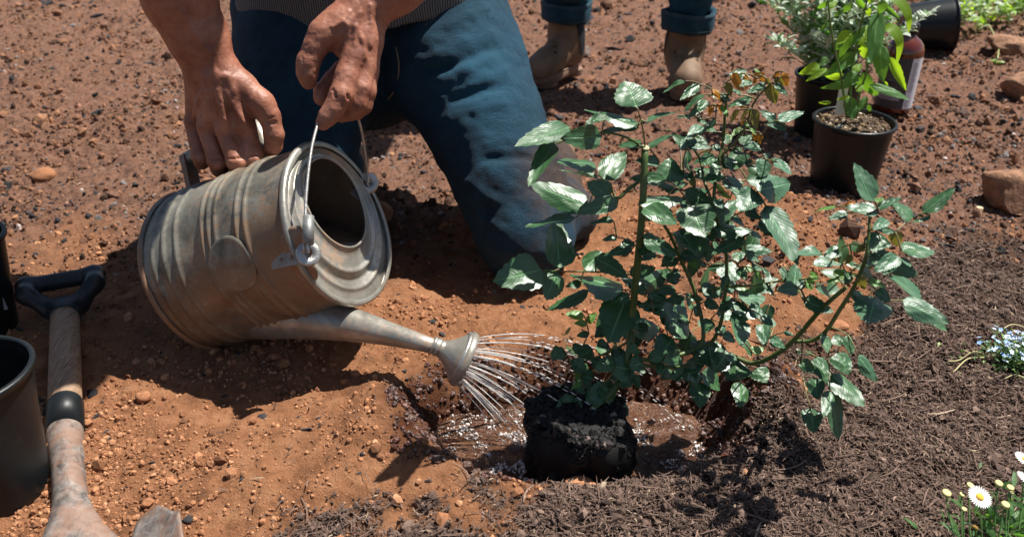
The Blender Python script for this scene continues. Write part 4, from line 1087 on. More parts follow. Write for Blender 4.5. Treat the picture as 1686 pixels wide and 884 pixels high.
# ---- rest of the body at a coarser mesh, overlapping inside the forearms
Bd = Sdf()
shR, shL = A(-.470, 1.50, .90), A(-.075, 1.50, .90)
Bd.chain([(A(-.30, 1.70, .47), .10), (A(-.29, 1.62, .58), .105), (A(-.29, 1.53, .80), .09)], k=.05).chain([(A(-.20, 1.70, .47), .10), (A(-.25, 1.62, .58), .105), (A(-.27, 1.53, .80), .09)], k=.05)
Bd.cap(shR, shL, .062, .062, k=.05).chain([(A(-.27, 1.48, .93), .055), (A(-.26, 1.39, 1.02), .052)], k=.04)
Bd.chain([(shR, .055), (elbowR, .044)], k=.03).chain([(shL, .055), (elbowL, .043)], k=.03)
Bd.chain([(elbowR, .044), (PC(288, -28, 1.250), .040)], k=.02).chain([(elbowL, .042), (PC(700, -70, 1.245), .038)], k=.02)
hd_ = A(-.285, 1.345, 1.095)
Bd.cap(hd_+A(0, .03, .03), hd_+A(0, -.02, .01), .086, .080, k=.03).cap(hd_+A(0, -.03, -.05), hd_+A(0, -.045, -.085), .055, .040, k=.03)
Bd.cap(hd_+A(0, -.105, -.005), hd_+A(0, -.118, -.040), .010, .015, k=.015)
for s in (-1, 1): Bd.cap(hd_+A(s*.083, .0, -.02), hd_+A(s*.090, .012, .02), .010, .014, k=.006); Bd.cap(hd_+A(s*.032, -.108, .012), hd_+A(s*.03, -.11, .012), .012, .012, .01, True)
Bd.cap(hd_+A(-.025, -.1, -.075), hd_+A(.025, -.1, -.075), .006, .006, .008)
vB, qB = Bd.mesh(.008); vB = relax(vB, qB, 2)
n1, n2 = len(vR), len(vR)+len(vL)
part('body', (np.concatenate([vR, vL, vB]), np.concatenate([qR, qL+n1, qB+n2])), 'skin', man)
# thumbnail on the bail hand
tn = G.hit(505, 124, .9, 1.9); nx = unit(CAMP-tn); u_ = unit(np.cross(nx, A(.1, 0, 1))); w_ = np.cross(nx, u_)
# ---- jeans
Jn = Sdf()
RTH = [C_(715, 30, 1.665, .136), C_(752, 110, 1.635, .124), C_(796, 200, 1.600, .104), C_(838, 300, 1.570, .092), C_(864, 385, 1.548, .080)]
LTH = [C_(506, 30, 1.66, .132), C_(500, 110, 1.625, .122), C_(492, 200, 1.59, .110), C_(484, 300, 1.55, .094), C_(478, 400, 1.53, .080)]
Jn.chain(RTH, k=.02).chain(LTH, k=.02)
Jn.cap(PC(560, 20, 1.69), PC(660, 20, 1.69), .135, .135, k=.03).cap(PC(612, 90, 1.70), PC(615, 130, 1.70), .105, .095, k=.04)
Jn.chain([(A(-.36, 1.74, .40), .115), (A(-.17, 1.74, .40), .115)], k=.04)
kR, kL = RTH[-1][0], LTH[-1][0]
Jn.chain([(kR, .078), (kR+A(.055, .16, -.02), .060), (kR+A(.06, .36, -.01), .050)], k=.02).chain([(kL, .078), (kL+A(-.0, .18, -.02), .060), (kL+A(.02, .36, -.01), .050)], k=.02)
Jn.chain([(kR+A(.045, .05, .02), .058), (kR+A(.085, .10, -.01), .050)], k=.012)
folds = [([(722, 92), (765, 70), (808, 56)], .009), ([(730, 136), (770, 118), (812, 100)], .010), ([(742, 192), (785, 182), (830, 172)], .008), ([(738, 44), (775, 28), (800, 14)], .008),
         ([(690, 150), (730, 160), (772, 150)], .006), ([(640, 120), (672, 100), (700, 96)], .006), ([(480, 90), (440, 100), (402, 96)], .007), ([(560, 120), (520, 140), (470, 145)], .007),
         ([(575, 160), (530, 190), (460, 200)], .007), ([(590, 210), (545, 225), (500, 228)], .006), ([(800, 240), (840, 232), (878, 236)], .006), ([(770, 300), (820, 330), (885, 332)], .006), ([(790, 352), (830, 378), (900, 372)], .007),
         ([(655, 60), (690, 56), (730, 66)], .006), ([(400, 150), (440, 165), (480, 160)], .006), ([(800, 130), (830, 120), (850, 104)], .006), ([(640, 165), (650, 120), (645, 80)], .005), ([(820, 405), (850, 420), (890, 412)], .006)]
FD = []
for ln, r in folds:
    pp = [Jn.hit(px, py, 1.1, 2.2) for px, py in ln]
    FD += [(a_+FW*.003, b_+FW*.003, r) for a_, b_ in zip(pp[:-1], pp[1:])]
for a_, b_, r in FD: Jn.cap(a_+FW*.001, b_+FW*.001, r*.60, r*.60, .010)
for ln, r in ([(735, 112), (775, 94), (815, 78)], .006), ([(742, 164), (785, 152), (830, 140)], .006), ([(700, 118), (730, 112), (742, 108)], .006), ([(795, 262), (840, 258), (880, 262)], .005):
    pp = [Jn.hit(px, py, 1.1, 2.2) for px, py in ln]
    for a_, b_ in zip(pp[:-1], pp[1:]): Jn.cap(a_-FW*.002, b_-FW*.002, r, r, .010, True)
v, q = Jn.mesh(.0046, cuts=[(A(0, 0, .50), (0, 0, 1))])
v = relax(v, q, 1); nn = vnormals(v, q)
crs = v@np.array([.55, .1, .83]); v = v+nn*(.0018*np.abs(vn3(np.stack([crs*52, v[:, 0]*9, v[:, 1]*9], 1), 35)*2)**.6*sstep(.05, .2, v[:, 2]+.1))[:, None]
v = v+nn*(.010*vn3(v*A(9, 9, 20), 31)+.0030*vn3(v*A(26, 26, 60), 32)+.0016*vn3(v*90, 33))[:, None]
dep = (v-CAMP)@FW; jx = CX+FPX*v[:, 0]/dep; jy = CY-FPX*((v-CAMP)@UP)/dep
wob = 34*vn3(v*16, 34)
dust = np.clip(sstep(180, 270, jy+wob)*sstep(790, 890, jx+wob-.12*(jy-250))*.80*sstep(420, 330, jy)+sstep(350, 450, jy+wob*1.6)*.55*sstep(800, 860, jx)+sstep(1.545, 1.60, v[:, 1])*sstep(900, 930, jx), 0, 1)
lit_fade = np.clip(np.exp(-((jx-800)/70)**2-((jy-120)/95)**2)*.65, 0, .8)  # faded thigh patch, bluer in colour where the sun strikes
part('jeans', (v, q), 'denim', man, attrs={'dust': dust, 'lit_fade': lit_fade})
def on_jeans(pts, lift=.001):
    return [Jn.hit(px, py, 1.1, 2.2)-FW*lift for px, py in pts]
part('fly_seam', tube(on_jeans([(618, 80), (620, 115), (622, 150), (623, 180), (618, 208)]), .0022, 6, 4, flat=.6), 'denim_seam', man)
part('pocket_seam', tube(on_jeans([(652, 78), (657, 110), (652, 145), (636, 168)]), .0014, 6, 4), 'thread', man)
part('hip_pocket_seam', tube(on_jeans([(700, 42), (735, 22), (765, 2)]), .0014, 6, 4), 'thread', man)
# ---- shirt
Sh = Sdf()
Sh.chain([(A(-.365, 1.655, .42), .118), (A(-.335, 1.61, .60), .112), (A(-.31, 1.53, .79), .10), (A(-.34, 1.50, .89), .08)], k=.04).chain([(A(-.150, 1.655, .42), .118), (A(-.190, 1.61, .60), .112), (A(-.23, 1.53, .79), .10), (A(-.20, 1.50, .89), .08)], k=.04)
Sh.cap(A(-.26, 1.645, .43), A(-.255, 1.60, .60), .142, .135, k=.04)
Sh.cap(shR, shL, .078, .078, k=.05)
Sh.chain([(shR, .072), (shR*.6+elbowR*.4, .068)], k=.03).chain([(shL, .072), (shL*.6+elbowL*.4, .068)], k=.03)
v, q = Sh.mesh(.006, cuts=[(A(-.34, 1.5, .392), (.085, .10, -1))])
v = relax(v, q, 1); nn = vnormals(v, q); v = v+nn*(.012*vn3(v*A(10, 10, 22), 41)+.004*vn3(v*A(30, 30, 50), 42))[:, None]
part('shirt', (v, q), 'shirt', man)
# ---- shoes and hair
for nm, kk, dx in (('shoe', kR, .06), ('shoe', kL, .02)):
    s = Sdf().chain([(kk+A(dx, .37, .0), .045), (kk+A(dx, .42, -.02), .048), (kk+A(dx, .45, -.045), .034)], k=.02)
    v, q = s.mesh(.006); part(nm, (relax(v, q, 2), q), 'suede', man)
hs = Sdf().cap(hd_+A(0, .045, .045), hd_+A(0, .0, .055), .086, .078, k=.02).cap(hd_+A(0, .075, -.02), hd_+A(0, .08, .02), .06, .07, k=.03)
v, q = hs.mesh(.006); part('hair', (v, q), 'hair', man)
hat_ax = unit(A(0, -.12, 1)); hat_c = hd_+A(0, .0, .055)  # unseen hat, added so that its brim shades the can and soil
hat = thing('shade_hat', 'wide brimmed straw hat added out of view on the kneeling person to cast shade', 'hat', hat_c)
part('brim', lathe([(.092, .004), (.12, .0), (.16, -.008), (.190, -.016), (.191, -.019), (.16, -.012), (.12, -.004), (.090, 0)], hat_c, hat_ax, seg=64, fn=lambda r, h, a: (r, h+.05*(r-.09)*sin(2*a+1))), 'straw', hat)
part('crown', lathe([(.093, .0), (.092, .04), (.086, .075), (.070, .095), (.03, .102), (0, .098)], hat_c, hat_ax, seg=48), 'straw', hat)
part('hat_band', lathe([(.0945, .004), (.0945, .026), (.0930, .027)], hat_c, hat_ax, seg=48), 'elastic', hat)

# ==================================================================== STANDING PERSON AT THE BACK
per = thing('person', 'person standing behind in cuffed jeans and tan ankle boots, seen to the shins', 'person', A(.31, 2.55, 0))
def boot(toe, heel, lean, px_top, elastic_side):
    toe = toe.copy(); heel = heel.copy(); g0 = (gz(toe[0], toe[1])+gz(heel[0], heel[1]))/2; toe[2] = heel[2] = g0+.014
    d = unit(toe-heel); s = np.cross(d, A(0, 0, 1)); L = np.linalg.norm(toe-heel)
    ank = heel+d*.052; sh = ank+lean+A(0, 0, .175)
    f = Sdf().chain([(heel+d*.040+A(0, 0, .062), .036), (heel+d*L*.55+A(0, 0, .058), .036), (heel+d*L*.74+A(0, 0, .046), .0385), (heel+d*(L-.040)+A(0, 0, .044), .0350)], k=.02)
    f.chain([(ank+A(0, 0, .070), .043), (ank*.5+sh*.5+A(0, 0, .02), .047), (sh, .052)], k=.03)
    f.cap(ank+d*.03+A(0, 0, .085), heel+d*L*.62+A(0, 0, .060), .034, .034, k=.02)
    for t_, zz in ((.62, .094), (.56, .104), (.50, .112)):
        c = heel+d*L*t_+A(0, 0, zz-.008); f.cap(c-s*.03, c+s*.03, .004, .004, .006, True)
    v, q = f.mesh(.0032, cuts=[(heel+A(0, 0, .026), (0, 0, -1)), (sh, lean*0+A(0, 0, 1))])
    b_ = part('boot', (relax(v, q, 1), q), 'suede', per)
    out = []
    for t in np.linspace(0, 2*pi, 44, endpoint=False):
        u = (cos(t)+1)/2; w = .036+.010*math.exp(-((u-.72)/.22)**2)-.003*math.exp(-((u-.42)/.15)**2); w *= (1-abs(cos(t))**5*.999)**.5
        out.append((u*(L+.006)-.003, w*math.copysign(abs(sin(t))**.8, sin(t)) if abs(sin(t)) > 1e-6 else 0))
    n = len(out); vs = []
    for z0, k in ((.010, .97), (.012, 1.0), (.028, 1.0), (.031, .97)):
        for a_, w in out: vs.append(heel+d*((a_-L/2)*k+L/2)+s*w*k*1.04+A(0, 0, z0))
    fs = [(r*n+i, r*n+(i+1) % n, (r+1)*n+(i+1) % n, (r+1)*n+i) for r in range(3) for i in range(n)]+[tuple(range(n-1, -1, -1)), tuple(3*n+i for i in range(n))]
    part('sole', (np.array(vs), fs), 'sole', b_)
    part('heel_block', tube([heel+d*.034+A(0, 0, -.004), heel+d*.034+A(0, 0, .014)], [.0335, .0350], 24), 'sole', b_, smooth=False)
    part('tread', tube([heel+d*(L*.70)+A(0, 0, -.004), heel+d*(L*.70)+A(0, 0, .012)], [.041, .042], 24), 'sole', b_, smooth=False)
    ev = []; x, y, a_ = frame(sh-ank, s); 
    na, nz = 9, 9
    for sd_ in (0, pi):
      ev = []
      for i in range(nz):
        t = i/(nz-1); c = ank*(1-t)+sh*t+A(0, 0, .062*(1-t)); wd_ = .42*(.35+.65*t)
        R = .0470+.0065*t if t > .1 else .0475
        for j in range(na):
            a = sd_+wd_*(j/(na-1)*2-1); dd = unit(cos(a)*s+sin(a)*d); rr_s = np.linspace(.02, .10, 120); Dv = f.at(c+dd*rr_s[:, None]); R = rr_s[int(np.argmax(Dv > 0))]; ev.append(c+dd*(R+.0012))
      part('elastic_panel', (np.array(ev), [(i*na+j, i*na+j+1, (i+1)*na+j+1, (i+1)*na+j) for i in range(nz-1) for j in range(na-1)]), 'elastic', b_)
    wl = []
    for t_ in np.linspace(0, 2*pi, 50, endpoint=False):
        u = (cos(t_)+1)/2; w = .036+.010*math.exp(-((u-.72)/.22)**2)-.003*math.exp(-((u-.42)/.15)**2); w *= (1-abs(cos(t_))**5*.999)**.5
        wl.append(heel+d*(u*(L+.004)-.002)+s*math.copysign(abs(sin(t_))**.8, sin(t_))*w*1.01+A(0, 0, .0325))
    part('welt', tube(wl+[wl[0]], .0022, 6, cap=False), 'sole', b_)
    tab = sh-d*.050+A(0, 0, .004); part('pull_tab', boxm(tab-A(0, 0, .016), s, d, A(0, 0, 1), .010, .0015, .020), 'elastic', b_, smooth=False)
    return ank, sh
def GP(px, py): return on_ground(px, py)
a1, s1 = boot(GP(868, 152), GP(950, 128), A(-.01, .0, 0), 0, .15)
h2 = GP(1131, 176); a2, s2 = boot(h2, h2+A(.012, .215, 0), A(0, -.02, 0), 0, 2.9)
LG = Sdf(); hipc = A(.32, 2.62, .92)
for s_, k_ in ((s1, A(.15, 2.50, .50)), (s2, A(.46, 2.46, .50))):
    LG.chain([(s_+A(0, 0, .065), .060), (s_*.6+k_*.4, .072), (k_, .072), (hipc+(k_-hipc)*A(.6, 0, .15), .098)], k=.03)
LG.cap(hipc-A(.07, 0, 0), hipc+A(.07, 0, 0), .125, .125, k=.05)
v, q = LG.mesh(.006, cuts=[(A(0, 0, 1.02), (0, 0, 1))]+[])
nn = vnormals(v, q); v = v+nn*(.024*vn3(v*A(12, 12, 34), 51)+.010*vn3(v*A(30, 30, 40), 52))[:, None]
part('jeans', (v, q), 'denim_light', per)
for s_ in (s1, s2):
    cu = s_+A(0, 0, -.016)
    fn = lambda r, h, a: (r+.0035*sin(3*a+1)+.002*sin(7*a), h+.004*sin(2*a))
    part('cuff', lathe([(.060, .0), (.0665, -.003), (.0685, .003), (.0700, .024), (.0715, .046), (.069, .050), (.060, .046)], cu, (0, 0, 1), (1, 0, 0), 48, closed=True, fn=fn), 'denim_light', per)
    part('cuff_fold', lathe([(.0716, .040), (.0726, .043), (.0722, .0475), (.0705, .0495)], cu, (0, 0, 1), (1, 0, 0), 48, fn=fn), 'denim_seam', per)
    part('cuff_stitch', lathe([(.0718, .006), (.0726, .007), (.0720, .008)], cu, (0, 0, 1), (1, 0, 0), 48, fn=fn), 'denim_seam', per)
TB = Sdf().chain([(A(.32, 2.62, .92), .11), (A(.31, 2.58, 1.15), .105), (A(.30, 2.55, 1.38), .11)], k=.05).chain([(A(.26, 2.56, 1.38), .11), (A(.36, 2.56, 1.38), .11)], k=.05)
TB.chain([(A(.12, 2.56, 1.43), .055), (A(.07, 2.50, 1.18), .045), (A(.16, 2.33, 1.12), .038)], k=.03).chain([(A(.50, 2.56, 1.43), .055), (A(.56, 2.52, 1.18), .045), (A(.46, 2.34, 1.12), .038)], k=.03)
v, q = TB.mesh(.010); part('shirt', (relax(v, q, 2), q), 'shirt', per)
BD2 = Sdf().chain([(A(.31, 2.56, 1.45), .05), (A(.31, 2.52, 1.60), .05)], k=.03).cap(A(.31, 2.51, 1.66), A(.31, 2.50, 1.70), .082, .088, k=.03).cap(A(.31, 2.45, 1.60), A(.31, 2.43, 1.58), .045, .035, k=.03)
BD2.cap(A(.31, 2.41, 1.66), A(.31, 2.40, 1.63), .010, .014, k=.012)
for e in (A(.16, 2.33, 1.12), A(.46, 2.34, 1.12)): BD2.chain([(e, .030), (e+A(0, -.06, .0), .028), (e+A(0, -.14, -.02), .022)], k=.02)
v, q = BD2.mesh(.007); part('body', (relax(v, q, 2), q), 'skin', per)
# ==================================================================== LEAVES
def leaf_mesh(name, material, prof, n=13, serr=.05, fold=.22, droop=.16, curl=0.0, twist=0.0, wave=.02, seed=0, teeth=2):
    r = np.random.default_rng(seed); vs, uvs, fs = [], [], []
    cols = (-1, -.52, 0, .52, 1); ph = r.uniform(0, 6)
    for i in range(n+1):
        t = i/n; w = .5*prof(t); z0 = -droop*t*t+.5*droop*t; yo = t
        for c in cols:
            ww = w; yy_ = yo
            if abs(c) == 1 and 0 < i < n:
                ww = w*(1+serr*(1 if i % teeth else -1)); yy_ += (.022 if i % teeth else -.01)
            x = c*ww; tw = twist*t
            z = z0+fold*abs(x)*(1-.35*t)-curl*(x*x)*3.2+wave*sin(t*9+ph+(2 if c > 0 else 0))*abs(c)
            if abs(c) > .3 and abs(c) < .9: z += .002*(1 if i % 2 else -1)
            vs.append((x*cos(tw)-z*sin(tw), yy_, x*sin(tw)+z*cos(tw))); uvs.append((.5+c*.5, t))
    m_ = len(cols)
    for i in range(n):
        for j in range(m_-1): fs.append((i*m_+j, i*m_+j+1, (i+1)*m_+j+1, (i+1)*m_+j))
    me = mesh_np(name, vs, np.array(fs), True); uvl = me.uv_layers.new(name='UVMap')
    li = np.zeros(len(me.loops), np.int32); me.loops.foreach_get('vertex_index', li)
    uvl.data.foreach_set('uv', np.array(uvs, np.float32)[li].ravel())
    me.materials.append(M[material]); return me
rose_prof = lambda t: (sin(pi*min(1, t**.62*1.0))**.72*(1-.10*t))*(1 if t < .985 else .3)+.004
def lance_prof(t): return (sin(pi*t**.75)**.8)*(1-.15*t)+.01
def oval_prof(t): return sin(pi*t**.9)**.7+.02
def leaf_set(material, prof, seeds, **kw):
    out = []
    for s in seeds:
        r = np.random.default_rng(s)
        out.append(leaf_mesh('leaf', material, prof, seed=s, fold=kw.get('fold', .22)*r.uniform(.3, 1.5), droop=kw.get('droop', .16)*r.uniform(-.1, 1.7), curl=kw.get('curl', .25)*r.uniform(-.5, 1.3),
                   twist=r.uniform(-.5, .5)*kw.get('tw', 1), serr=kw.get('serr', .05), wave=.022*r.uniform(.4, 1.8), n=kw.get('n', 13)))
    return out
LEAF = {'g': leaf_set('rose_leaf', rose_prof, range(9), fold=.16, droop=.12, curl=.18, tw=.6, serr=.04), 'y': leaf_set('rose_leaf_grey', rose_prof, range(20, 27), fold=.12, droop=.1),
        'b': leaf_set('rose_leaf_bright', rose_prof, range(30, 33)), 'o': leaf_set('rose_leaf_orange', rose_prof, range(40, 43), fold=.5, droop=.4),
        'v': leaf_set('rose_leaf_olive', rose_prof, range(50, 53), fold=.4, droop=.3),
        'l': leaf_set('lance_leaf', lance_prof, range(60, 64), serr=.02, droop=.25, fold=.35), 'w': leaf_set('lance_leaf_glow', lance_prof, range(70, 74), serr=.02, droop=.3, fold=.3)}
def put_leaf(parent, kind, B, T, wm, prefer=(0, 0, 1), name='leaf', minasp=.46, hs=1.0):
    ax = T-B; L = float(np.linalg.norm(ax)); ax = ax/L
    W = max(wm, minasp*L); W = min(W, max(1.02*L, wm)); r = min(1.0, wm/W)
    c = (B+T)/2; tc = unit(CAMP-c); nv = tc-ax*np.dot(tc, ax); nv = unit(nv); ns = np.cross(ax, nv); q = math.sqrt(max(0, 1-r*r))
    cand = [r*nv+q*ns, r*nv-q*ns]; n = max(cand, key=lambda v: v@np.asarray(prefer)); x = np.cross(ax, n)
    o = bpy.data.objects.new(name, random.choice(LEAF[kind])); COL.objects.link(o); o.parent = parent
    S = (W*L)**.5*hs; mt = Matrix(((x[0]*W, ax[0]*L, n[0]*S, 0), (x[1]*W, ax[1]*L, n[1]*S, 0), (x[2]*W, ax[2]*L, n[2]*S, 0), (0, 0, 0, 1)))
    off = B-origin(parent); mt.translation = V(off); o.matrix_local = mt
    return o
# ==================================================================== ROSE
RB_C = A(.087, .948, -.078)
rose = thing('rose_bush', 'glossy green rose bush with orange new shoots standing in the watered hole', 'rose', RB_C)
def Yf(px, py):
    y = 1.0-.125*float(sstep(1180, 1460, px))+.05*float(sstep(420, 180, py))*float(sstep(1080, 1180, px))*float(sstep(1400, 1300, px))
    y += -.035*float(sstep(1000, 850, px)); y += -.02*float(sstep(560, 660, py))
    return y+.030*math.sin(px*.021+py*.013)*math.sin(py*.017-px*.009+1)
STEMS = [
 [(975, 668, .0062), (1012, 640, .0060), (1034, 590, .0058), (1041, 520, .0056), (1050, 430, .0054), (1058, 340, .0053), (1062, 243, .0052)],
 [(1034, 590, .0050), (1080, 592, .0050), (1130, 580, .0048), (1158, 556, .0046), (1145, 484, .0044), (1123, 432, .0040), (1105, 390, .0036), (1094, 372, .003)],
 [(1130, 582, .0045), (1168, 566, .0044), (1184, 540, .0042), (1192, 500, .0040), (1196, 420, .0038), (1176, 340, .0036), (1182, 272, .0034), (1191, 232, .0030), (1194, 180, .0026), (1200, 150, .002)],
 [(1176, 340, .003), (1160, 300, .003), (1152, 262, .0026), (1130, 230, .002)],
 [(1186, 260, .0024), (1225, 215, .0022), (1240, 172, .002), (1262, 145, .0018), (1285, 128, .0015)],
 [(1040, 600, .0045), (1110, 604, .0045), (1150, 596, .0045), (1197, 584, .0050), (1238, 598, .0052), (1273, 586, .0052), (1306, 561, .0050), (1344, 518, .0048), (1368, 494, .0044), (1392, 474, .004)],
 [(1306, 562, .0040), (1338, 560, .0042), (1360, 545, .0044), (1382, 511, .0043), (1402, 480, .0040), (1416, 450, .0037), (1426, 423, .0033), (1430, 389, .0028), (1432, 352, .0022)],
 [(1150, 480, .0028), (1197, 472, .0028), (1240, 470, .0025), (1282, 463, .0022), (1320, 460, .002), (1350, 458, .0016)],
 [(1322, 556, .0018), (1320, 600, .0015), (1326, 640, .0013), (1334, 670, .0011)],
 [(1360, 545, .0018), (1364, 580, .0016), (1366, 640, .0013)],
 [(1042, 452, .0018), (994, 448, .0017), (940, 447, .0015), (885, 446, .0012)],
 [(1051, 300, .0030), (1034, 312, .0040), (1016, 327, .0034), (1003, 305, .0016), (982, 285, .0012)],
 [(1061, 245, .0030), (1035, 228, .0026), (1000, 219, .0022), (960, 222, .0018), (930, 232, .0016), (905, 240, .0013)],
 [(1062, 243, .0017), (1059, 215, .0016), (1050, 180, .0013)],
 [(1040, 560, .003), (1010, 575, .0022), (975, 590, .0018), (940, 600, .0014)],
 [(1035, 585, .002), (1003, 622, .0016), (975, 650, .0014)],
 [(1344, 518, .0022), (1325, 490, .002), (1312, 460, .0016), (1300, 440, .0014)],
]
stem_pts = []
for i, st_ in enumerate(STEMS):
    pts = [PY(px, py, Yf(px, py)) for px, py, r in st_]
    if st_[0][1] > 650: pts[0] = RB_C+A(.012*i+.0, 0, .112)
    v, f = tube(pts, [r*(.82 if i == 0 else .60) for *_, r in st_], 9, 4)
    part('stem', (v, f), 'stem' if i not in (8, 9, 13, 15) else 'red_stalk', rose)
    stem_pts += crom(pts, 4)
part('cut_top', lathe([(0, .0008), (.0046, .0004), (.0056, -.001)], PY(1062, 242, Yf(1062, 243)), unit(A(.1, -.1, 1)), seg=14), 'cut', rose)
# thorns
th = []
rt = np.random.default_rng(8)
for k in range(60):
    p = stem_pts[rt.integers(0, len(stem_pts))]; d = unit(rt.normal(size=3)); th.append(tube([p+d*.001, p+d*.0045+A(0, 0, -.001), p+d*.0075-A(0, 0, .0025)], [.0016, .0009, .0002], 5))
part('thorns', join(th), 'red_stalk', rose, kind='stuff')
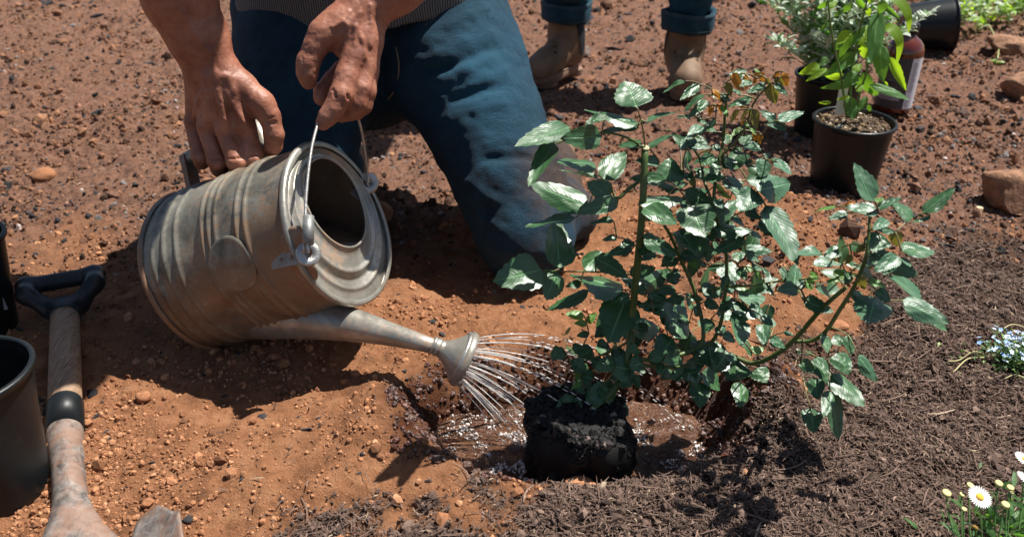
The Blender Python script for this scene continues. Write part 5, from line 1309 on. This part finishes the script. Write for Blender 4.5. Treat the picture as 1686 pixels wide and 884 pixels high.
# traced leaves:  (scale, ox, oy, "bx by tx ty w kind; ...")
TR = [
(4.911, 840, 120, "1020 280 945 78 285 g;1040 410 600 290 100 g;1040 425 725 480 80 g;770 345 620 410 70 g;1100 400 1375 300 55 g;1115 605 1330 485 55 g;1055 600 890 575 70 g;480 440 90 565 150 g;355 565 165 884 125 g;735 515 452 530 160 g;685 735 410 720 100 g;720 862 398 785 36 g;748 865 915 645 165 g;1290 885 1298 705 190 g;1210 725 1030 710 80 y;1255 872 1005 850 90 g"),
(4.02, 820, 280, "600 240 245 100 145 g;745 185 610 90 120 g;795 200 560 275 95 g;515 315 180 370 65 g;405 655 385 340 170 g;290 662 8 722 190 g;390 665 330 840 145 g;765 335 600 355 50 g;785 445 700 462 38 g;960 250 1165 350 105 g;930 225 1210 190 100 g;570 660 675 548 105 g;640 580 850 695 105 g;835 795 515 690 140 g;880 800 1135 670 105 g;870 690 1030 650 80 g;960 430 1170 552 85 g;895 520 700 560 60 g;1060 790 1180 820 50 g;1085 615 1200 588 50 g;1205 560 1286 600 50 g;550 740 455 768 48 g;1205 395 1290 525 130 g;1000 470 940 560 70 g;1040 540 960 590 60 g;900 480 820 500 50 g;870 830 760 870 60 g;1150 680 1210 700 60 g;1000 820 1100 850 60 g"),
(4.02, 880, 440, "360 150 75 285 75 g;328 320 215 312 50 b;344 362 410 308 48 b;346 372 270 370 40 b;600 222 500 472 210 g;600 415 815 388 130 g;795 312 895 235 105 g;930 468 985 235 150 g;918 475 815 590 150 g;870 212 700 262 60 g;820 150 930 152 55 g;893 215 992 205 50 g;1085 690 955 712 95 g;1030 520 1115 515 58 y;1120 650 1020 620 70 y;470 400 410 455 68 g;360 440 285 450 36 g;210 568 115 570 70 g;250 545 320 530 60 g;241 640 305 640 60 g;385 540 305 590 90 g;690 540 630 550 60 g;720 640 640 650 95 g;640 680 500 650 130 g;490 800 370 855 115 g;440 640 380 615 95 g;480 500 420 520 60 g;850 640 820 705 55 g;960 580 870 625 78 g;760 570 850 612 70 g;1000 660 920 740 80 g;310 762 250 800 30 b;300 690 275 750 36 b;390 740 300 715 80 g;600 560 530 620 90 g;560 720 640 780 90 g;330 640 270 690 60 g;240 850 190 884 50 g;430 820 350 880 110 g;700 880 690 1010 0 g"),
(2.30, 640, 500, "700 350 655 488 72 g;655 170 620 205 45 g;735 215 705 250 45 g;860 215 790 245 50 g;800 300 860 380 60 g;745 320 705 320 40 g"),
(3.40, 1100, 420, "328 142 352 42 108 y;180 192 300 215 70 y;312 205 368 150 55 y;398 240 532 238 75 y;375 190 472 202 30 b;338 262 472 350 58 y;450 302 530 328 80 y;520 340 582 388 42 y;395 352 402 492 105 y;272 322 368 340 58 y;528 385 540 496 65 y;570 462 648 512 45 y;305 442 372 482 50 y;125 502 262 605 90 g;225 480 245 615 120 g;332 540 268 642 110 g;172 640 60 680 82 g;190 652 290 742 90 g;178 705 180 838 100 g;440 622 335 690 95 g;498 630 548 705 88 g;410 715 402 840 85 g;378 560 335 592 40 y;92 240 4 258 40 g;120 238 192 246 35 g;200 262 280 292 48 y;632 70 662 150 38 y;700 192 718 62 105 y;722 188 622 195 65 y;770 160 818 150 55 b;528 70 578 135 28 g;538 152 588 222 35 g;470 50 522 80 32 y;440 2 500 25 38 y;480 80 528 142 24 b;210 2 70 12 36 g;420 480 470 560 50 g;470 540 530 520 40 b;0 150 60 110 60 g;240 360 200 430 60 g;300 500 250 540 60 g;340 120 300 200 50 g;60 560 20 610 70 g;30 640 70 700 70 g;120 580 150 630 60 y;270 440 320 400 50 y;140 300 190 320 50 y;250 220 200 170 60 y;400 70 430 130 50 g"),
(4.42, 1080, 260, "248 342 345 556 235 g;282 520 300 690 180 g;415 456 592 318 100 g;415 520 722 540 85 g;640 580 425 690 80 g;798 348 1020 738 172 y;740 240 966 185 170 y;738 250 608 370 148 y;488 150 628 212 100 y;565 222 610 295 60 g;200 240 430 345 88 g;755 450 862 570 65 y;650 385 752 440 58 y;545 438 640 490 58 y;150 212 230 185 38 g;650 662 832 678 68 y;652 680 742 750 55 y;178 702 376 715 52 g;165 740 45 782 52 g;775 800 838 878 26 y;690 545 770 580 45 g;200 110 260 165 55 g;440 300 480 360 60 y;480 640 560 600 60 g;560 740 640 690 60 g;420 600 380 560 50 g;250 740 290 800 50 b;650 790 700 820 50 b"),
(4.42, 1080, 100, "590 100 575 200 34 o;760 105 800 160 40 o;900 130 950 190 44 o;930 110 965 165 36 o;440 215 470 290 30 o;420 330 382 400 32 o;740 130 700 170 34 o;870 90 905 130 34 o;800 130 830 180 36 v;700 370 720 450 40 v;650 430 620 470 30 o;770 540 745 600 34 o;212 150 50 235 40 g;312 170 190 275 60 g;372 290 250 400 58 g;360 250 200 362 30 g;540 140 652 72 68 g;560 90 622 222 62 o;648 95 662 215 26 o;512 160 552 262 58 v;408 210 482 292 30 o;378 330 402 410 28 o;430 320 482 402 28 o;690 265 528 332 58 g;800 170 668 230 52 g;830 178 872 320 92 v;860 170 952 242 48 g;872 112 932 182 62 v;928 80 962 192 45 o;708 112 800 98 40 o;694 350 732 512 58 v;690 360 610 442 36 v;610 360 540 462 42 v;862 440 770 368 60 y;888 440 1062 375 70 y;950 490 815 462 50 y;435 420 308 548 48 g;332 470 238 552 60 y;272 560 190 642 72 y;282 560 372 602 55 g;225 628 402 630 50 y;392 670 262 760 48 g;402 690 358 752 80 g;630 622 762 652 90 y;610 602 702 540 45 g;560 640 632 672 60 g;520 700 545 792 80 g;790 702 832 680 38 y;800 722 765 836 110 y;855 740 982 820 90 y;840 718 902 714 20 g;660 722 702 792 50 y;742 520 758 612 45 o;708 520 722 592 28 o;600 500 560 540 35 b;640 450 690 490 25 b;200 400 262 432 34 g;300 410 350 450 40 g;410 250 520 312 36 g;500 560 552 552 42 b;150 405 232 402 22 g;195 750 262 800 50 g;330 430 380 470 40 g;470 250 540 290 50 g;600 250 560 200 50 g;480 330 520 400 40 b;590 490 640 510 30 b;640 340 600 300 40 o;720 540 680 480 30 b;420 520 380 470 50 g;540 600 500 540 60 g;460 760 400 820 60 g;350 780 290 850 40 g;420 610 470 660 50 g;690 150 620 180 45 g;760 100 720 60 25 b;440 340 480 300 25 o;590 560 650 590 40 g"),
(2.947, 1280, 260, "462 212 384 42 92 y;490 272 345 238 52 y;488 248 606 188 42 y;658 296 568 215 75 g;705 268 862 142 58 g;742 280 648 316 20 g;285 236 178 258 20 b;342 266 254 292 34 y;534 300 468 342 42 y;474 345 560 358 30 y;572 358 580 432 62 v;425 388 542 422 70 g;600 450 752 450 60 g;548 570 680 672 90 y;604 690 816 792 78 y;740 780 822 832 48 g;478 675 445 790 130 y;210 460 106 466 50 y;305 438 234 478 50 y;262 505 180 515 44 y;282 432 322 430 20 g;268 560 396 572 40 b;400 520 462 582 50 y;398 572 422 642 48 v;592 480 478 542 58 y;590 482 642 522 40 y;382 640 402 712 60 g;478 640 542 692 52 g;184 625 268 682 48 y;124 690 258 742 58 y;152 570 198 580 38 b;130 602 172 632 32 b;438 600 522 622 38 b;325 242 380 210 26 o;470 212 516 196 18 b;400 420 445 442 30 v;268 490 328 502 26 o;360 470 330 520 30 v;300 590 240 600 20 b;420 430 380 460 34 v;450 480 500 500 50 g;350 560 330 610 40 g;500 400 450 440 60 g;560 520 520 560 40 y"),
(3.158, 1240, 460, "370 280 382 372 52 g;450 345 432 288 62 g;492 288 512 382 52 g;440 378 492 482 92 g;545 395 648 532 52 y;245 420 318 482 52 g;328 400 392 532 75 g;322 510 332 612 72 g;408 490 566 642 90 g;402 578 372 700 55 g;400 580 446 836 78 y;300 670 312 782 84 g;220 370 258 376 20 g;268 380 312 386 20 g;160 275 206 286 20 y;90 300 156 352 45 y;240 60 200 20 40 g"),
]
nodes = []; rl = np.random.default_rng(17)
HV = unit(unit(A(-SUN_DISP[0], -SUN_DISP[1], 1))+unit(A(0, -.88, .47)))     # a leaf facing this way mirrors the sun
def flat_leaf(parent, kind, bx, by, tx, ty, w, y0, spread=.22, grow=1.0, hs=.9, n0=None):
    """leaf lying in a plane near the horizontal: the plane fixes how far away its tip is"""
    B = PY(bx, by, y0); s = FPX/float((B-CAMP)@FW); lp_ = math.hypot(tx-bx, ty-by)/s; rt_ = ray(tx, ty)
    for _ in range(12):
        n = unit((HV if n0 is None else n0)+rl.normal(0, spread, 3)); den = rt_@n
        if abs(den) < .18: continue
        T = CAMP+rt_*((B-CAMP)@n)/den; L = np.linalg.norm(T-B)
        if L < 1.75*lp_: break
    else:
        T = PY(tx, ty, y0+rl.uniform(-.2, .2)*lp_); ax = unit(T-B); n = unit(n-ax*(n@ax)); L = np.linalg.norm(T-B)
    ax = (T-B)/L; x = np.cross(ax, n); ip = A(x@RT, x@UP); ia = unit(A(ax@RT, ax@UP)) if np.hypot(ax@RT, ax@UP) > 1e-3 else A(1, 0)
    f = abs(ip[0]*ia[1]-ip[1]*ia[0]); W = min(w/s/max(f, .3), 1.0*L+.3*w/s)
    o = bpy.data.objects.new('leaf', random.choice(LEAF[kind])); COL.objects.link(o); o.parent = parent
    W *= grow; L *= grow**.5; S = (W*L)**.5*hs
    mt = Matrix(((x[0]*W, ax[0]*L, n[0]*S, 0), (x[1]*W, ax[1]*L, n[1]*S, 0), (x[2]*W, ax[2]*L, n[2]*S, 0), (0, 0, 0, 1)))
    mt.translation = V(B-origin(parent)); o.matrix_local = mt
    return B
def add_rose_leaf(bx, by, tx, ty, w, kd, dY=0.0):
    droopy = kd in 'ov'
    y0 = Yf(bx, by)+dY
    if droopy or w < .33*math.hypot(tx-bx, ty-by):
        s = FPX/float((PY(bx, by, y0)-CAMP)@FW); B = PY(bx, by, y0); T = PY(tx, ty, y0+.3*(by-ty)/s)
        put_leaf(rose, kd, B, T, w/s*1.05, hs=.95)
    else: B = flat_leaf(rose, kd, bx, by, tx, ty, w, y0, grow=1.24)
    nodes.append(B)
cnt = 0
for sc_, ox, oy, txt in TR:
    for rec in txt.split(';'):
        f = rec.split(); bx, by, tx, ty, w = [float(c) for c in f[:5]]
        if w == 0: continue
        add_rose_leaf(ox+bx/sc_, oy+by/sc_, ox+tx/sc_, oy+ty/sc_, w/sc_*1.04, f[5], rl.uniform(-.012, .012)); cnt += 1
# darker leaves further inside the crown
inner = [(1010, 590, 90, 60, 16), (1120, 560, 70, 60, 12), (1180, 300, 60, 60, 10), (1150, 430, 60, 50, 8)]
for cx, cy, sx, sy, n_ in inner:
    for _ in range(n_):
        if cnt >= 294: break
        bx, by = cx+rl.normal(0, sx*.5), cy+rl.normal(0, sy*.45); a = rl.uniform(-.3, pi+.3); l = rl.uniform(20, 34)
        add_rose_leaf(bx, by, bx+l*cos(a), by+l*.8*sin(a), l*rl.uniform(.5, .75), 'g', rl.uniform(.02, .07)); cnt += 1
# small inner foliage that fills the crown
import copy as _cp
fp = []
for cx, cy, sx, sy, n_ in ((1010, 590, 95, 60, 24), (1110, 540, 90, 60, 14), (1160, 420, 70, 70, 18), (1180, 290, 60, 60, 20), (1130, 340, 70, 60, 10), (1230, 500, 60, 60, 10), (1420, 440, 55, 60, 14), (1080, 480, 60, 60, 8)):
    for _ in range(n_):
        bx, by = cx+rl.normal(0, sx*.5), cy+rl.normal(0, sy*.5); B = PY(bx, by, Yf(bx, by)+rl.uniform(.0, .07)); n = unit(HV+rl.normal(0, .45, 3))
        a = rl.uniform(0, 2*pi); u = unit(np.cross(n, A(cos(a), sin(a), .1))); x = np.cross(u, n); L = rl.uniform(.018, .036); W = L*rl.uniform(.55, .75)
        me = LEAF[['g', 'y', 'g'][_ % 3]][_ % 7]; cc = np.zeros(len(me.vertices)*3); me.vertices.foreach_get('co', cc); cc = cc.reshape(-1, 3)
        fp.append((B+cc[:, :1]*x*W+cc[:, 1:2]*u*L+cc[:, 2:3]*n*(W*L)**.5)); nodes.append(B)
me0 = LEAF['g'][0]; q0 = np.array([list(p.vertices) for p in me0.polygons]); k0 = len(me0.vertices)
o = part('inner_leaves', (np.concatenate(fp), np.concatenate([q0+i*k0 for i in range(len(fp))])), 'rose_leaf', rose, True, 'stuff')
uv0 = np.zeros(len(me0.loops)*2, np.float32); me0.uv_layers[0].data.foreach_get('uv', uv0); l_ = o.data.uv_layers.new(name='UVMap'); l_.data.foreach_set('uv', np.tile(uv0, len(fp)))
# leaf stalks: shortest tree that ties every leaf to a stem
P = np.array(nodes); Q = np.array(stem_pts); best = np.full(len(P), 1e9); par = np.zeros((len(P), 3)); 
for i, p in enumerate(P):
    d = np.linalg.norm(Q-p, axis=1); j = int(np.argmin(d)); best[i] = d[j]*1.25; par[i] = Q[j]
done = np.zeros(len(P), bool); tubes = []
for _ in range(len(P)):
    i = int(np.argmin(np.where(done, 1e9, best))); done[i] = True
    a, b_ = par[i], P[i]; Ld = np.linalg.norm(b_-a)
    if .0005 < Ld < .09:
        mid = (a+b_)/2+A(0, 0, .06*Ld); tubes.append(tube([a, mid, b_, ], [.0011, .0009, .0008], 5, 3))
    d = np.linalg.norm(P-b_, axis=1); k = (~done) & (d < best); best[k] = d[k]; par[k] = b_
part('leaf_stalks', join(tubes), 'red_stalk', rose, kind='stuff')
# root ball
def rbfn(r, h, a): return (r*(1+.07*sin(3*a+h*40)+.05*sin(7*a-h*60)+.04*sin(11*a+2)+.05*sin(2*a+h*22+1)+(.04 if h > .08 else -.02)*sin(5*a)) if r > .01 else r, h+.003*sin(4*a+r*200))
ball = part('root_ball', lathe([(0, 0), (.050, 0), (.058, .006), (.0625, .02), (.0665, .055), (.0680, .090), (.0640, .110), (.052, .121), (.034, .127), (.02, .124), (0, .123)], RB_C, seg=64, fn=rbfn), 'rootball', rose, attrs={'tint': np.full(64*11, .3)})
n = 5200; a = rl.uniform(0, 2*pi, n); hh = rl.uniform(0, 1, n); side = hh < .68
r_ = np.where(side, .0655-.008*(1-hh/.68)**2-.006*(hh/.68)**6, .064*np.sqrt(rl.uniform(0, 1, n))); zz = np.where(side, hh/.68*.117, .124)
s = rl.lognormal(math.log(.0021), .45, n); s = np.minimum(s*1.15, .0085)
r_ = r_*(1+.07*np.sin(3*a+zz*40)+.05*np.sin(7*a-zz*60)+.04*np.sin(11*a+2)+.05*np.sin(2*a+zz*22+1))
r_ = r_*(1+.06*(vn3(np.stack([np.cos(a)*3, np.sin(a)*3, zz*40], 1), 77)))
P_ = np.stack([RB_C[0]+r_*np.cos(a), RB_C[1]+r_*np.sin(a), RB_C[2]+zz], 1)
tn_ = rl.uniform(0, 1, n); tn_ = np.where(side, tn_*.96, np.clip(tn_*1.0, 0, 1))
rts = []
for k in range(26):
    a = rl.uniform(0, 2*pi); z0 = rl.uniform(.02, .115); pts = []
    for i in range(6):
        a += rl.normal(.12, .10); z0 += rl.normal(-.006, .006); rr_k = .0705+.05*.067*math.sin(3*a+z0*40)*.9
        pts.append(RB_C+A(rr_k*cos(a), rr_k*sin(a), max(z0, .004)))
    rts.append(tube(pts, [.0008]*5+[.0003], 4, 2))
scatter('root_soil', lumps(ICO1, 6, .25, 11), P_, s[:, None]*rl.uniform(.6, 1.4, (n, 3)), 'rootball', rose, tint=tn_)

# ==================================================================== TALL LONG-LEAVED PLANT
lp = thing('potted_plant', 'tall plant with long pointed green leaves growing in the front black pot', 'potted plant', pF+A(0, 0, .142))
def X4(x, y): return 1250+x/4.018, y/4.018
def YL(px, py): return 1.80+.02*math.sin(px*.05)+(py-190)*.0003
for st_ in ([(600, 770), (605, 600), (615, 450), (650, 280), (690, 100), (715, 0), (740, -150), (750, -300)], [(640, 780), (665, 620), (710, 480), (740, 300), (788, 100), (810, 0), (830, -140), (840, -260)], [(580, 770), (560, 640), (540, 500), (500, 330), (470, 150), (455, 0), (450, -120)]):
    pts = []
    for x, y in st_:
        px, py = X4(x, y); pts.append(PY(px, py, YL(px, py)))
    part('stem', tube(pts, np.linspace(.0026, .0014, len(pts)), 8, 4), 'green_stem', lp)
LT = "400 430 272 490 70 w;450 455 315 535 38 w;640 545 415 585 60 l;650 355 435 500 85 l;480 680 390 680 25 w;590 640 625 792 90 l;712 640 650 742 50 l;680 480 748 636 85 l;730 562 1012 656 60 l;730 575 790 640 60 l;790 70 745 420 105 l;800 290 815 545 100 l;842 370 970 602 50 w;822 38 932 132 32 l;620 30 530 90 40 l;700 170 590 322 50 l;600 210 508 302 70 w;722 330 655 345 100 w;560 500 430 505 60 w;650 480 560 562 80 l;830 5 795 95 60 l;745 85 700 80 50 w;700 235 742 150 55 w;640 605 692 560 50 w;450 380 395 442 50 l;720 695 738 742 30 l;560 60 498 112 30 l;610 200 528 402 60 l;830 540 852 582 20 w;690 60 640 -30 45 l;715 20 780 -60 45 w;830 -20 900 -120 45 l;800 -60 720 -150 45 l;470 150 400 210 40 l;455 60 520 0 40 w;455 20 380 60 35 l;500 330 560 260 45 l;540 480 490 420 45 w;700 420 770 380 55 l;760 300 700 250 50 w;650 300 720 220 45 w;600 640 520 660 30 w;680 600 640 540 50 l;620 480 680 420 55 w"
for rec in LT.split(';'):
    f = rec.split(); bx, by = X4(float(f[0]), float(f[1])); tx, ty = X4(float(f[2]), float(f[3])); y0 = YL(bx, by)+rl.uniform(-.03, .03); s = FPX/1.95
    B = PY(bx, by, y0); T = PY(tx, ty, y0+.3*(by-ty)/s+rl.uniform(-.02, .02)); put_leaf(lp, f[5], B, T, float(f[4])/4.018/s, minasp=.24)
def arch_leaf(pp, w, mt, parent, Y):
    pts = crom([PY(*X4(x, y), Y+dy) for x, y, dy in pp], 5); n = len(pts); vs, fs = [], []; uv = []
    for i, p in enumerate(pts):
        t = i/(n-1); d = unit(pts[min(i+1, n-1)]-pts[max(i-1, 0)]); sd = unit(np.cross(d, unit(CAMP-p)*.7+A(0, 0, .7))); ww = w*.5*lance_prof(t)
        for c in (-1, 0, 1): vs.append(p+sd*ww*c+A(0, 0, .12*abs(c)*ww)); uv.append((.5+.5*c, t))
    fs = np.array([(i*3+j, i*3+j+1, i*3+j+4, i*3+j+3) for i in range(n-1) for j in range(2)])
    o = part('leaf', (np.array(vs), fs), mt, parent); l = o.data.uv_layers.new(name='UVMap'); li = np.zeros(len(o.data.loops), np.int32); o.data.loops.foreach_get('vertex_index', li); l.data.foreach_set('uv', np.array(uv, np.float32)[li].ravel())
arch_leaf([(815, 200, 0), (850, 185, -.01), (900, 215, -.02), (930, 300, -.03), (905, 450, -.03)], .024, 'lance_leaf_glow', lp, 1.80)
arch_leaf([(840, -30, 0), (900, -5, -.01), (960, 50, -.02), (990, 130, -.03), (988, 225, -.03)], .022, 'lance_leaf_glow', lp, 1.80)
tg = PY(1386, 165, 1.83); tag_o = thing('plant_label', 'white plastic tag stuck in the pot of the long leaved plant', 'plant label', tg)
part('tag', boxm(tg, A(1, 0, 0), A(0, 1, 0), A(0, 0, 1), .0095, .0006, .030), 'petal_white', tag_o, smooth=False)

# ==================================================================== SILVERY BUSHY PLANT
def leaf_cloud(name, parent, P, D, L, Wd, mts, kind='stuff'):
    """narrow folded leaves at P pointing along D, one joined mesh per material"""
    n = len(P); which = rl.integers(0, len(mts), n)
    for k, mt in enumerate(mts):
        i = np.nonzero(which == k)[0]
        if len(i) == 0: continue
        p, d, l, w = P[i], D[i]/np.linalg.norm(D[i], axis=1)[:, None], L[i][:, None], Wd[i][:, None]
        sd = np.cross(d, rl.normal(0, .5, p.shape)+A(0, 0, 1)); sd /= np.linalg.norm(sd, axis=1)[:, None]; nn = np.cross(sd, d)
        vv = np.stack([p, p+d*l*.45-sd*w*.5+nn*w*.2, p+d*l*.45+nn*l*.05, p+d*l*.45+sd*w*.5+nn*w*.2, p+d*l*.85-sd*w*.25, p+d*l*.85+sd*w*.25, p+d*l-nn*l*.12], 1).reshape(-1, 3)
        b = (np.arange(len(i))*7)[:, None]
        f = np.concatenate([b+np.array(q) for q in ([0, 1, 2], [0, 2, 3], [1, 4, 2], [2, 4, 5], [2, 5, 3], [4, 6, 5])])
        o = part(name, (vv, f), mt, parent, False, kind)
        l_ = o.data.uv_layers.new(name='UVMap'); tpl = np.array([(.5, 0), (0, .45), (.5, .45), (1, .45), (.2, .85), (.8, .85), (.5, 1)], np.float32)
        li = np.zeros(len(o.data.loops), np.int32); o.data.loops.foreach_get('vertex_index', li); l_.data.foreach_set('uv', tpl[li % 7].ravel())
sp = thing('potted_plant', 'bushy plant with narrow silvery grey green leaves in the rear black pot', 'potted plant', pR+A(0, 0, .15))
P, D, L, Wd = [], [], [], []; stm = []
for k in range(46):
    a = rl.uniform(0, 2*pi); sp_ = rl.uniform(.01, .15); h = rl.uniform(.10, .34); p0 = pR+A(.03*cos(a), .03*sin(a), .145)
    pts = crom([p0, p0+A(cos(a)*sp_*.5, sin(a)*sp_*.5, h*.55), p0+A(cos(a)*sp_*1.1, sin(a)*sp_*1.1, h)], 7)
    stm.append(tube(pts, np.linspace(.0016, .0007, len(pts)), 4))
    for i, q in enumerate(pts):
        for _ in range(4 if i < len(pts)-3 else 6):
            b = rl.uniform(0, 2*pi); P.append(q+rl.normal(0, .002, 3)); D.append(A(cos(b), sin(b), rl.uniform(.1, 1.1))); l = rl.uniform(.024, .046); L.append(l); Wd.append(l*rl.uniform(.22, .40))
part('stems', join(stm), 'pale_stem', sp, kind='stuff')
leaf_cloud('leaves', sp, np.array(P), np.array(D), np.array(L), np.array(Wd), ['silver_leaf', 'silver_leaf', 'small_leaf'])

# ==================================================================== PALE GREEN HERB LYING AT THE BACK
hc = on_ground(1660, 38); hb_ = thing('herb', 'pale green leafy herb sprawling at the upper right edge', 'plant', hc)
P, D, L, Wd = [], [], [], []; stm = []
for k in range(150):
    q = hc+A(rl.uniform(-.20, .50), rl.uniform(-.16, .55), 0); q[2] = gz(q[0], q[1]); a = rl.uniform(0, 2*pi); l = rl.uniform(.05, .17)
    e = q+A(cos(a)*l, sin(a)*l*.7, rl.uniform(.02, .09)); stm.append(tube([q, (q+e)/2+A(0, 0, .03), e], [.0022, .0018, .0012], 5, 3))
    for _ in range(19):
        t = rl.uniform(.3, 1.05); b = rl.uniform(0, 2*pi); P.append(q*(1-t)+e*t+rl.normal(0, .010, 3)+A(0, 0, .012)); D.append(A(cos(b), sin(b), rl.uniform(-.2, .7))); w = rl.uniform(.016, .036); L.append(w); Wd.append(w*rl.uniform(.5, .95))
part('stalks', join(stm), 'pale_stem', hb_, kind='stuff')
leaf_cloud('leaves', hb_, np.array(P), np.array(D), np.array(L), np.array(Wd), ['herb_leaf', 'herb_leaf', 'lance_leaf_glow', 'silver_leaf'])
ws = thing('herb_sprig', 'single wilted pale leaf on a bent stalk hanging below the herb', 'leaf', on_ground(1640, 108))
pp = [on_ground(1622, 66, .05), on_ground(1630, 78, .045), on_ground(1640, 92, .03), on_ground(1641, 104, .012)]
part('stalk', tube(pp, .002, 6, 4), 'pale_stem', ws)
c = on_ground(1642, 106, .006); P = np.repeat(c[None], 9, 0); b = rl.uniform(0, 2*pi, 9)
leaf_cloud('leaf', ws, P, np.stack([np.cos(b), np.sin(b)*.7, rl.uniform(-.3, .3, 9)], 1), rl.uniform(.018, .032, 9), rl.uniform(.012, .022, 9), ['herb_leaf'])

# ==================================================================== BLUE FLOWERS
def flower_mesh(name, mt_p, npet, r, eye_r, mt_e, cup=.12, wid=.9):
    vs, fs, mi = [], [], []
    for k in range(npet):
        a = 2*pi*k/npet; c, s_ = cos(a), sin(a); b = len(vs); w = pi/npet*wid
        for rr_, ww, z in ((eye_r*.6, .3, 0), (r*.55, 1.0, cup*r*.6), (r*.85, .9, cup*r), (r, .45, cup*r*.8)):
            for sg in (-1, 1): vs.append((rr_*cos(a+sg*w*ww*(r*.6/max(rr_, r*.3))), rr_*sin(a+sg*w*ww*(r*.6/max(rr_, r*.3))), z+.0002*(k % 2)*r*40))
        for i in range(3): fs.append((b+2*i, b+2*i+1, b+2*i+3, b+2*i+2)); mi.append(0)
    me = mesh_np(name, vs, fs, False); me.materials.append(M[mt_p]); return me
fm = [flower_mesh('flower', m_, 5, 1, .2, 'bud') for m_ in ('petal_blue', 'petal_pale', 'petal_pale')]
bfc = on_ground(1668, 602); bf = thing('blue_flowers', 'low cluster of tiny pale blue flowers on the mulch at the right edge', 'flowers', bfc)
fl = []
for k in range(150):
    q = A(rl.normal(-.005, .026), rl.normal(.004, .020), 0)+A(.006, .0, 0); 
    if k > 80: q = q+A(.05, .0, 0)
    pos = bfc+q+A(0, 0, .018+.022*rl.uniform()+.01*math.exp(-(q[0]/.03)**2)); s = rl.uniform(.0032, .0048)
    o = bpy.data.objects.new('flower', fm[k % 3]); COL.objects.link(o); o.parent = bf; o.location = V(pos-origin(bf)); o.scale = (s, s, s); o.rotation_euler = (rl.normal(.25, .35), rl.normal(0, .35), rl.uniform(0, 6)); fl.append(pos)
part('stems', join([tube([bfc+A(rl.normal(0, .012)+.02*(i % 3), rl.normal(0, .01), -.004), p-A(0, 0, .001)], [.0006, .0005], 4, 2) for i, p in enumerate(fl)]), 'green_stem', bf, kind='stuff')
n = 420; P = bfc+np.stack([rl.normal(.012, .034, n), rl.normal(0, .020, n), np.abs(rl.normal(.012, .010, n))], 1); b = rl.uniform(0, 2*pi, n); l = rl.uniform(.006, .013, n)
leaf_cloud('leaves', bf, P, np.stack([np.cos(b), np.sin(b), rl.uniform(0, .9, n)], 1), l, l*.42, ['small_leaf', 'herb_leaf', 'small_leaf'])
for pp in ([(1622, 592), (1600, 590), (1578, 600), (1558, 606)], [(1618, 596), (1590, 602), (1566, 622)], [(1640, 556), (1662, 545), (1690, 548)], [(1650, 632), (1668, 628), (1692, 634)], [(1600, 590), (1584, 588)]):
    part('trailing_stem', tube([on_ground(x, y, .008+.004*(i % 2)) for i, (x, y) in enumerate(pp)], .0011, 5, 4), 'dry_stem', bf)

# ==================================================================== DAISIES
dc = on_ground(1650, 905); dy = thing('daisy_plant', 'white daisies with yellow eyes and round buds at the lower right corner', 'daisy', dc)
pet = flower_mesh('petals', 'petal_white', 30, 1, .3, 'bud', cup=.06, wid=.85)
def daisy(px, py, hgt, r, tilt, foot):
    c = PG(px, py, hgt+gz(*PG(px, py, hgt)[:2])); 
    o = bpy.data.objects.new('flower', None); COL.objects.link(o); o.parent = dy; o.location = V(c-origin(dy)); o.rotation_euler = tilt; o.empty_display_size = .01
    q = bpy.data.objects.new('petals', pet); COL.objects.link(q); q.parent = o; q.scale = (r, r, r)
    v, f = lathe([(.34*r, -.001), (.33*r, .10*r), (.24*r, .17*r), (.12*r, .20*r), (0, .2*r)], A(0, 0, 0), seg=20)
    me = mesh_np('eye', v, f); me.materials.append(M['daisy_eye']); e = bpy.data.objects.new('eye', me); COL.objects.link(e); e.parent = o
    fo = on_ground(*foot, -.004); part('stem', tube([fo, (fo+c)/2+A(.002, .003, .004), c-A(0, 0, .001)], .0010, 5, 5), 'green_stem', dy); return c
daisy(1613, 818, .085, .0130, (.42, .02, .3), (1616, 950)); daisy(1605, 868, .060, .0105, (-.5, .7, 0), (1612, 960))
daisy(1688, 757, .09, .0125, (.3, .1, 1), (1672, 930)); daisy(1692, 790, .08, .0130, (.35, -.2, 2), (1680, 940))
for px, py, hgt, r, foot in ((1558, 812, .075, .0052, (1600, 960)), (1655, 831, .075, .0048, (1650, 950)), (1644, 796, .08, .0046, (1648, 930)), (1597, 799, .08, .0040, (1612, 940)), (1663, 803, .08, .0042, (1664, 930)), (1584, 814, .07, .0032, (1600, 950)), (1587, 838, .065, .0030, (1604, 950)), (1665, 810, .07, .003, (1670, 930))):
    c = PG(px, py, hgt); fo = on_ground(*foot, -.004)
    bd_ = part('bud', lathe([(0, -.7*r), (.6*r, -.55*r), (1.0*r, -.1*r), (.95*r, .35*r), (.72*r, .55*r), (.55*r, .45*r), (0, .5*r)], c, unit(A(.1, -.2, 1)), seg=18), 'bud', dy)
    part('stem', tube([fo, (fo*.55+c*.45)+A(-.006, 0, .004), c-A(0, 0, r*.6)], .0009, 5, 5), 'green_stem', dy)
n = 190; P = dc+np.stack([rl.normal(.015, .032, n), rl.normal(.0, .040, n), np.abs(rl.normal(.012, .016, n))], 1); b = rl.uniform(0, 2*pi, n); l = rl.uniform(.012, .034, n)
leaf_cloud('leaves', dy, P, np.stack([np.cos(b), np.sin(b), rl.uniform(.1, 1.2, n)], 1), l, l*.22, ['small_leaf', 'lance_leaf'])
